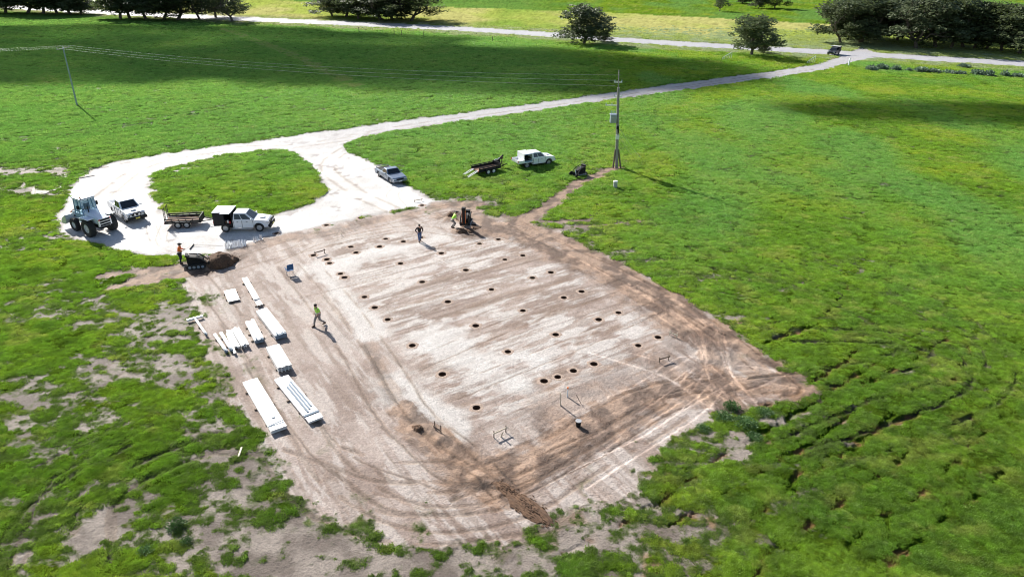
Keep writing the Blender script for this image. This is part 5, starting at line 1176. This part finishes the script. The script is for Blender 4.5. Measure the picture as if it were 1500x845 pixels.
# ------------------------------------------------------------------ power poles and lines
def pole_right():
    f = G(903, 246); H_ = 11.6; lx = -.65
    o = empty('power_pole', (f[0], f[1], 0)); tag(o, 'tall timber power pole with a grey transformer and stub posts at its foot', 'power pole')
    def P(z, dx=0, dy=0): return (lx*0+(.0+ (-.0))+(z/H_)*lx*-.0+dx+(z/H_)*(lx+.0), dy, z)
    q = MB(); q.tube(P(-.3), P(9.6), .20, 12, .15); q.tube(P(9.4), P(H_), .06, 8); q.build('pole_shaft', 'pole', o)
    for s, a in ((-1, .45), (1, .55)): q = MB(); q.tube((s*a, -.1, -.2), P(2.3, s*.18), .10, 8); q.build('stub_post', 'oldwood', o)
    q = MB(); q.box(P(6.05, -.55, -.1), (.72, .7, .95)); q.box(P(6.56, -.55, -.1), (.8, .78, .07))
    q.build('transformer', 'bluesteel', o, bevel=.03)
    q = MB()
    for k in range(6): q.box(P(6.0, -.55+(-.3+.12*k), -.48), (.03, .12, .7))
    q.build('cooling_fins', 'galv', o)
    for k in range(3): q = MB(); p = P(6.6, -.8+.22*k, .0); q.tube(p, (p[0], p[1], p[2]+.35), .05, 8, .03); q.build('bushing', 'insul', o)
    for z, L_, off in ((10.2, .9, 0), (8.6, 1.0, 0), (7.55, 1.5, -.7)):
        q = MB(); q.box(P(z, off, .16), (L_, .09, .1)); q.build('crossarm', 'galv', o)
        for u in (-.5, 0, .5): q = MB(); p = P(z+.05, off+u*L_*.9, .16); q.tube(p, (p[0], p[1], p[2]+.22), .06, 8, .04); q.build('insulator', 'insul', o)
    q = MB(); q.box(P(3.85, 0, -.2), (.42, .06, .55)); q.build('sign_plate', 'zinc', o)
    q = MB(); q.box(P(5.0, 0, -.2), (.3, .16, .4)); q.box(P(4.6, .12, -.18), (.12, .1, .5)); q.build('switch_box', 'black', o)
    q = MB(); q.tube(P(0, 0, -.16), P(7.6, 0, -.13), .03, 6); q.build('cable_conduit', 'black', o)
    return Vector((f[0], f[1], 0))+Vector(P(10.4)), Vector((f[0], f[1], 0))+Vector(P(H_))
def pole_left():
    f = G(113, 155); H_ = height((113, 155), 70); o = empty('power_pole', (f[0], f[1], 0)); tag(o, 'slim bare power pole standing in the left paddock', 'power pole')
    lx = .3
    q = MB(); q.tube((0, 0, -.2), (lx, 0, H_), .14, 10, .10); q.build('pole_shaft', 'bluesteel', o)
    q = MB(); q.box((lx, 0, H_-.15), (.08, 3.4, .08)); q.build('crossarm', 'pole', o)
    for u in (-1.6, 0, 1.6): q = MB(); q.tube((lx, u, H_-.1), (lx, u, H_+.15), .05, 8, .03); q.build('insulator', 'insul', o)
    return Vector((f[0]+lx, f[1], H_+.1))
top1, top1b = pole_right(); topL = pole_left()
def wire(a, b, sag, label, r=.008):
    n = 24; q = MB(); P = []
    for i in range(n+1):
        t = i/n; p = Vector(a).lerp(Vector(b), t); p.z -= sag*4*t*(1-t); P.append(p)
    q.path(P, r, 4); o = q.build('power_line', 'wire'); tag(o, label, 'power line', 'overhead lines')
for k, u in enumerate((-1.6, 0, 1.6)):
    tx = ['nearest', 'middle', 'farthest'][k]
    wire(topL+Vector((0, u, 0)), top1+Vector((.3*(k-1), .2, .6*(k-1))), 1.0, '%s of three overhead wires between the slim pole and the transformer pole' % tx)
    e = Vector(G(-420, 62, topL.z)+(topL.z,)); wire(topL+Vector((0, u, 0)), e+Vector((0, u, 0)), 1.0, '%s of three overhead wires running off the left edge from the slim pole' % tx)
g = G(940, 232); wire(top1b*0+Vector((top1.x+.4, top1.y, 5.2)), Vector((g[0], g[1], 0)), .3, 'thin stay wire slanting to the grass right of the transformer pole', .02)
g = G(926, 228); wire(Vector((top1.x+.45, top1.y, 4.2)), Vector((g[0], g[1], 0)), .2, 'shorter stay wire beside the longer one right of the transformer pole', .02)

# ------------------------------------------------------------------ fence posts, white gate wings
fl = ['leftmost road fence post between the road and the left paddock', 'road fence post on the left of the close pair', 'third road fence post, right one of a close pair', 'fourth road fence post from the left', 'fifth road fence post, nearest the lone dense tree']
for i, (x, y) in enumerate([(526, 47.5), (577.5, 52), (588.7, 52.8), (621, 54.6), (721.5, 61.8)]):
    g = G(x, y); q = MB(); q.box((0, 0, .7), (.16, .16, 1.5)); q.box((0, 0, 1.45), (.18, .18, .03)); o = q.build('fence_post', 'oldwood'); o.location = (g[0], g[1], 0); tag(o, fl[i], 'post', 'fence posts along the road')
for i, (a, b, n, L_) in enumerate([((1058, 88), (1071, 86.5), 5, 'white steel gate wing on the grass left of the smaller lone roadside tree'), ((1182, 94), (1193, 92.5), 4, 'small white gate wing on the left of the driveway entrance')]):
    p0 = Vector(G(*a)); p1 = Vector(G(*b)); d = p1-p0; o = empty('gate', (p0.x, p0.y, 0), math.atan2(d.y, d.x)); tag(o, L_, 'gate')
    for k in range(n+1): q = MB(); h = .5+1.1*k/n; q.tube((d.length*k/n, 0, 0), (d.length*k/n, 0, h), .045, 6); q.build('gate_bar', 'pvc', o)
    q = MB(); q.tube((0, 0, .5), (d.length, 0, 1.6), .05, 6); q.tube((0, 0, .15), (d.length, 0, .15), .05, 6); q.build('gate_rail', 'pvc', o)
g = G(1242.7, 97); q = MB(); q.box((0, 0, .8), (.22, .22, 1.6)); q.box((0, 0, 1.64), (.28, .28, .08)); o = q.build('gate_post', 'pvc'); o.location = (g[0], g[1], 0); tag(o, 'white gate post on the right of the driveway entrance', 'post')
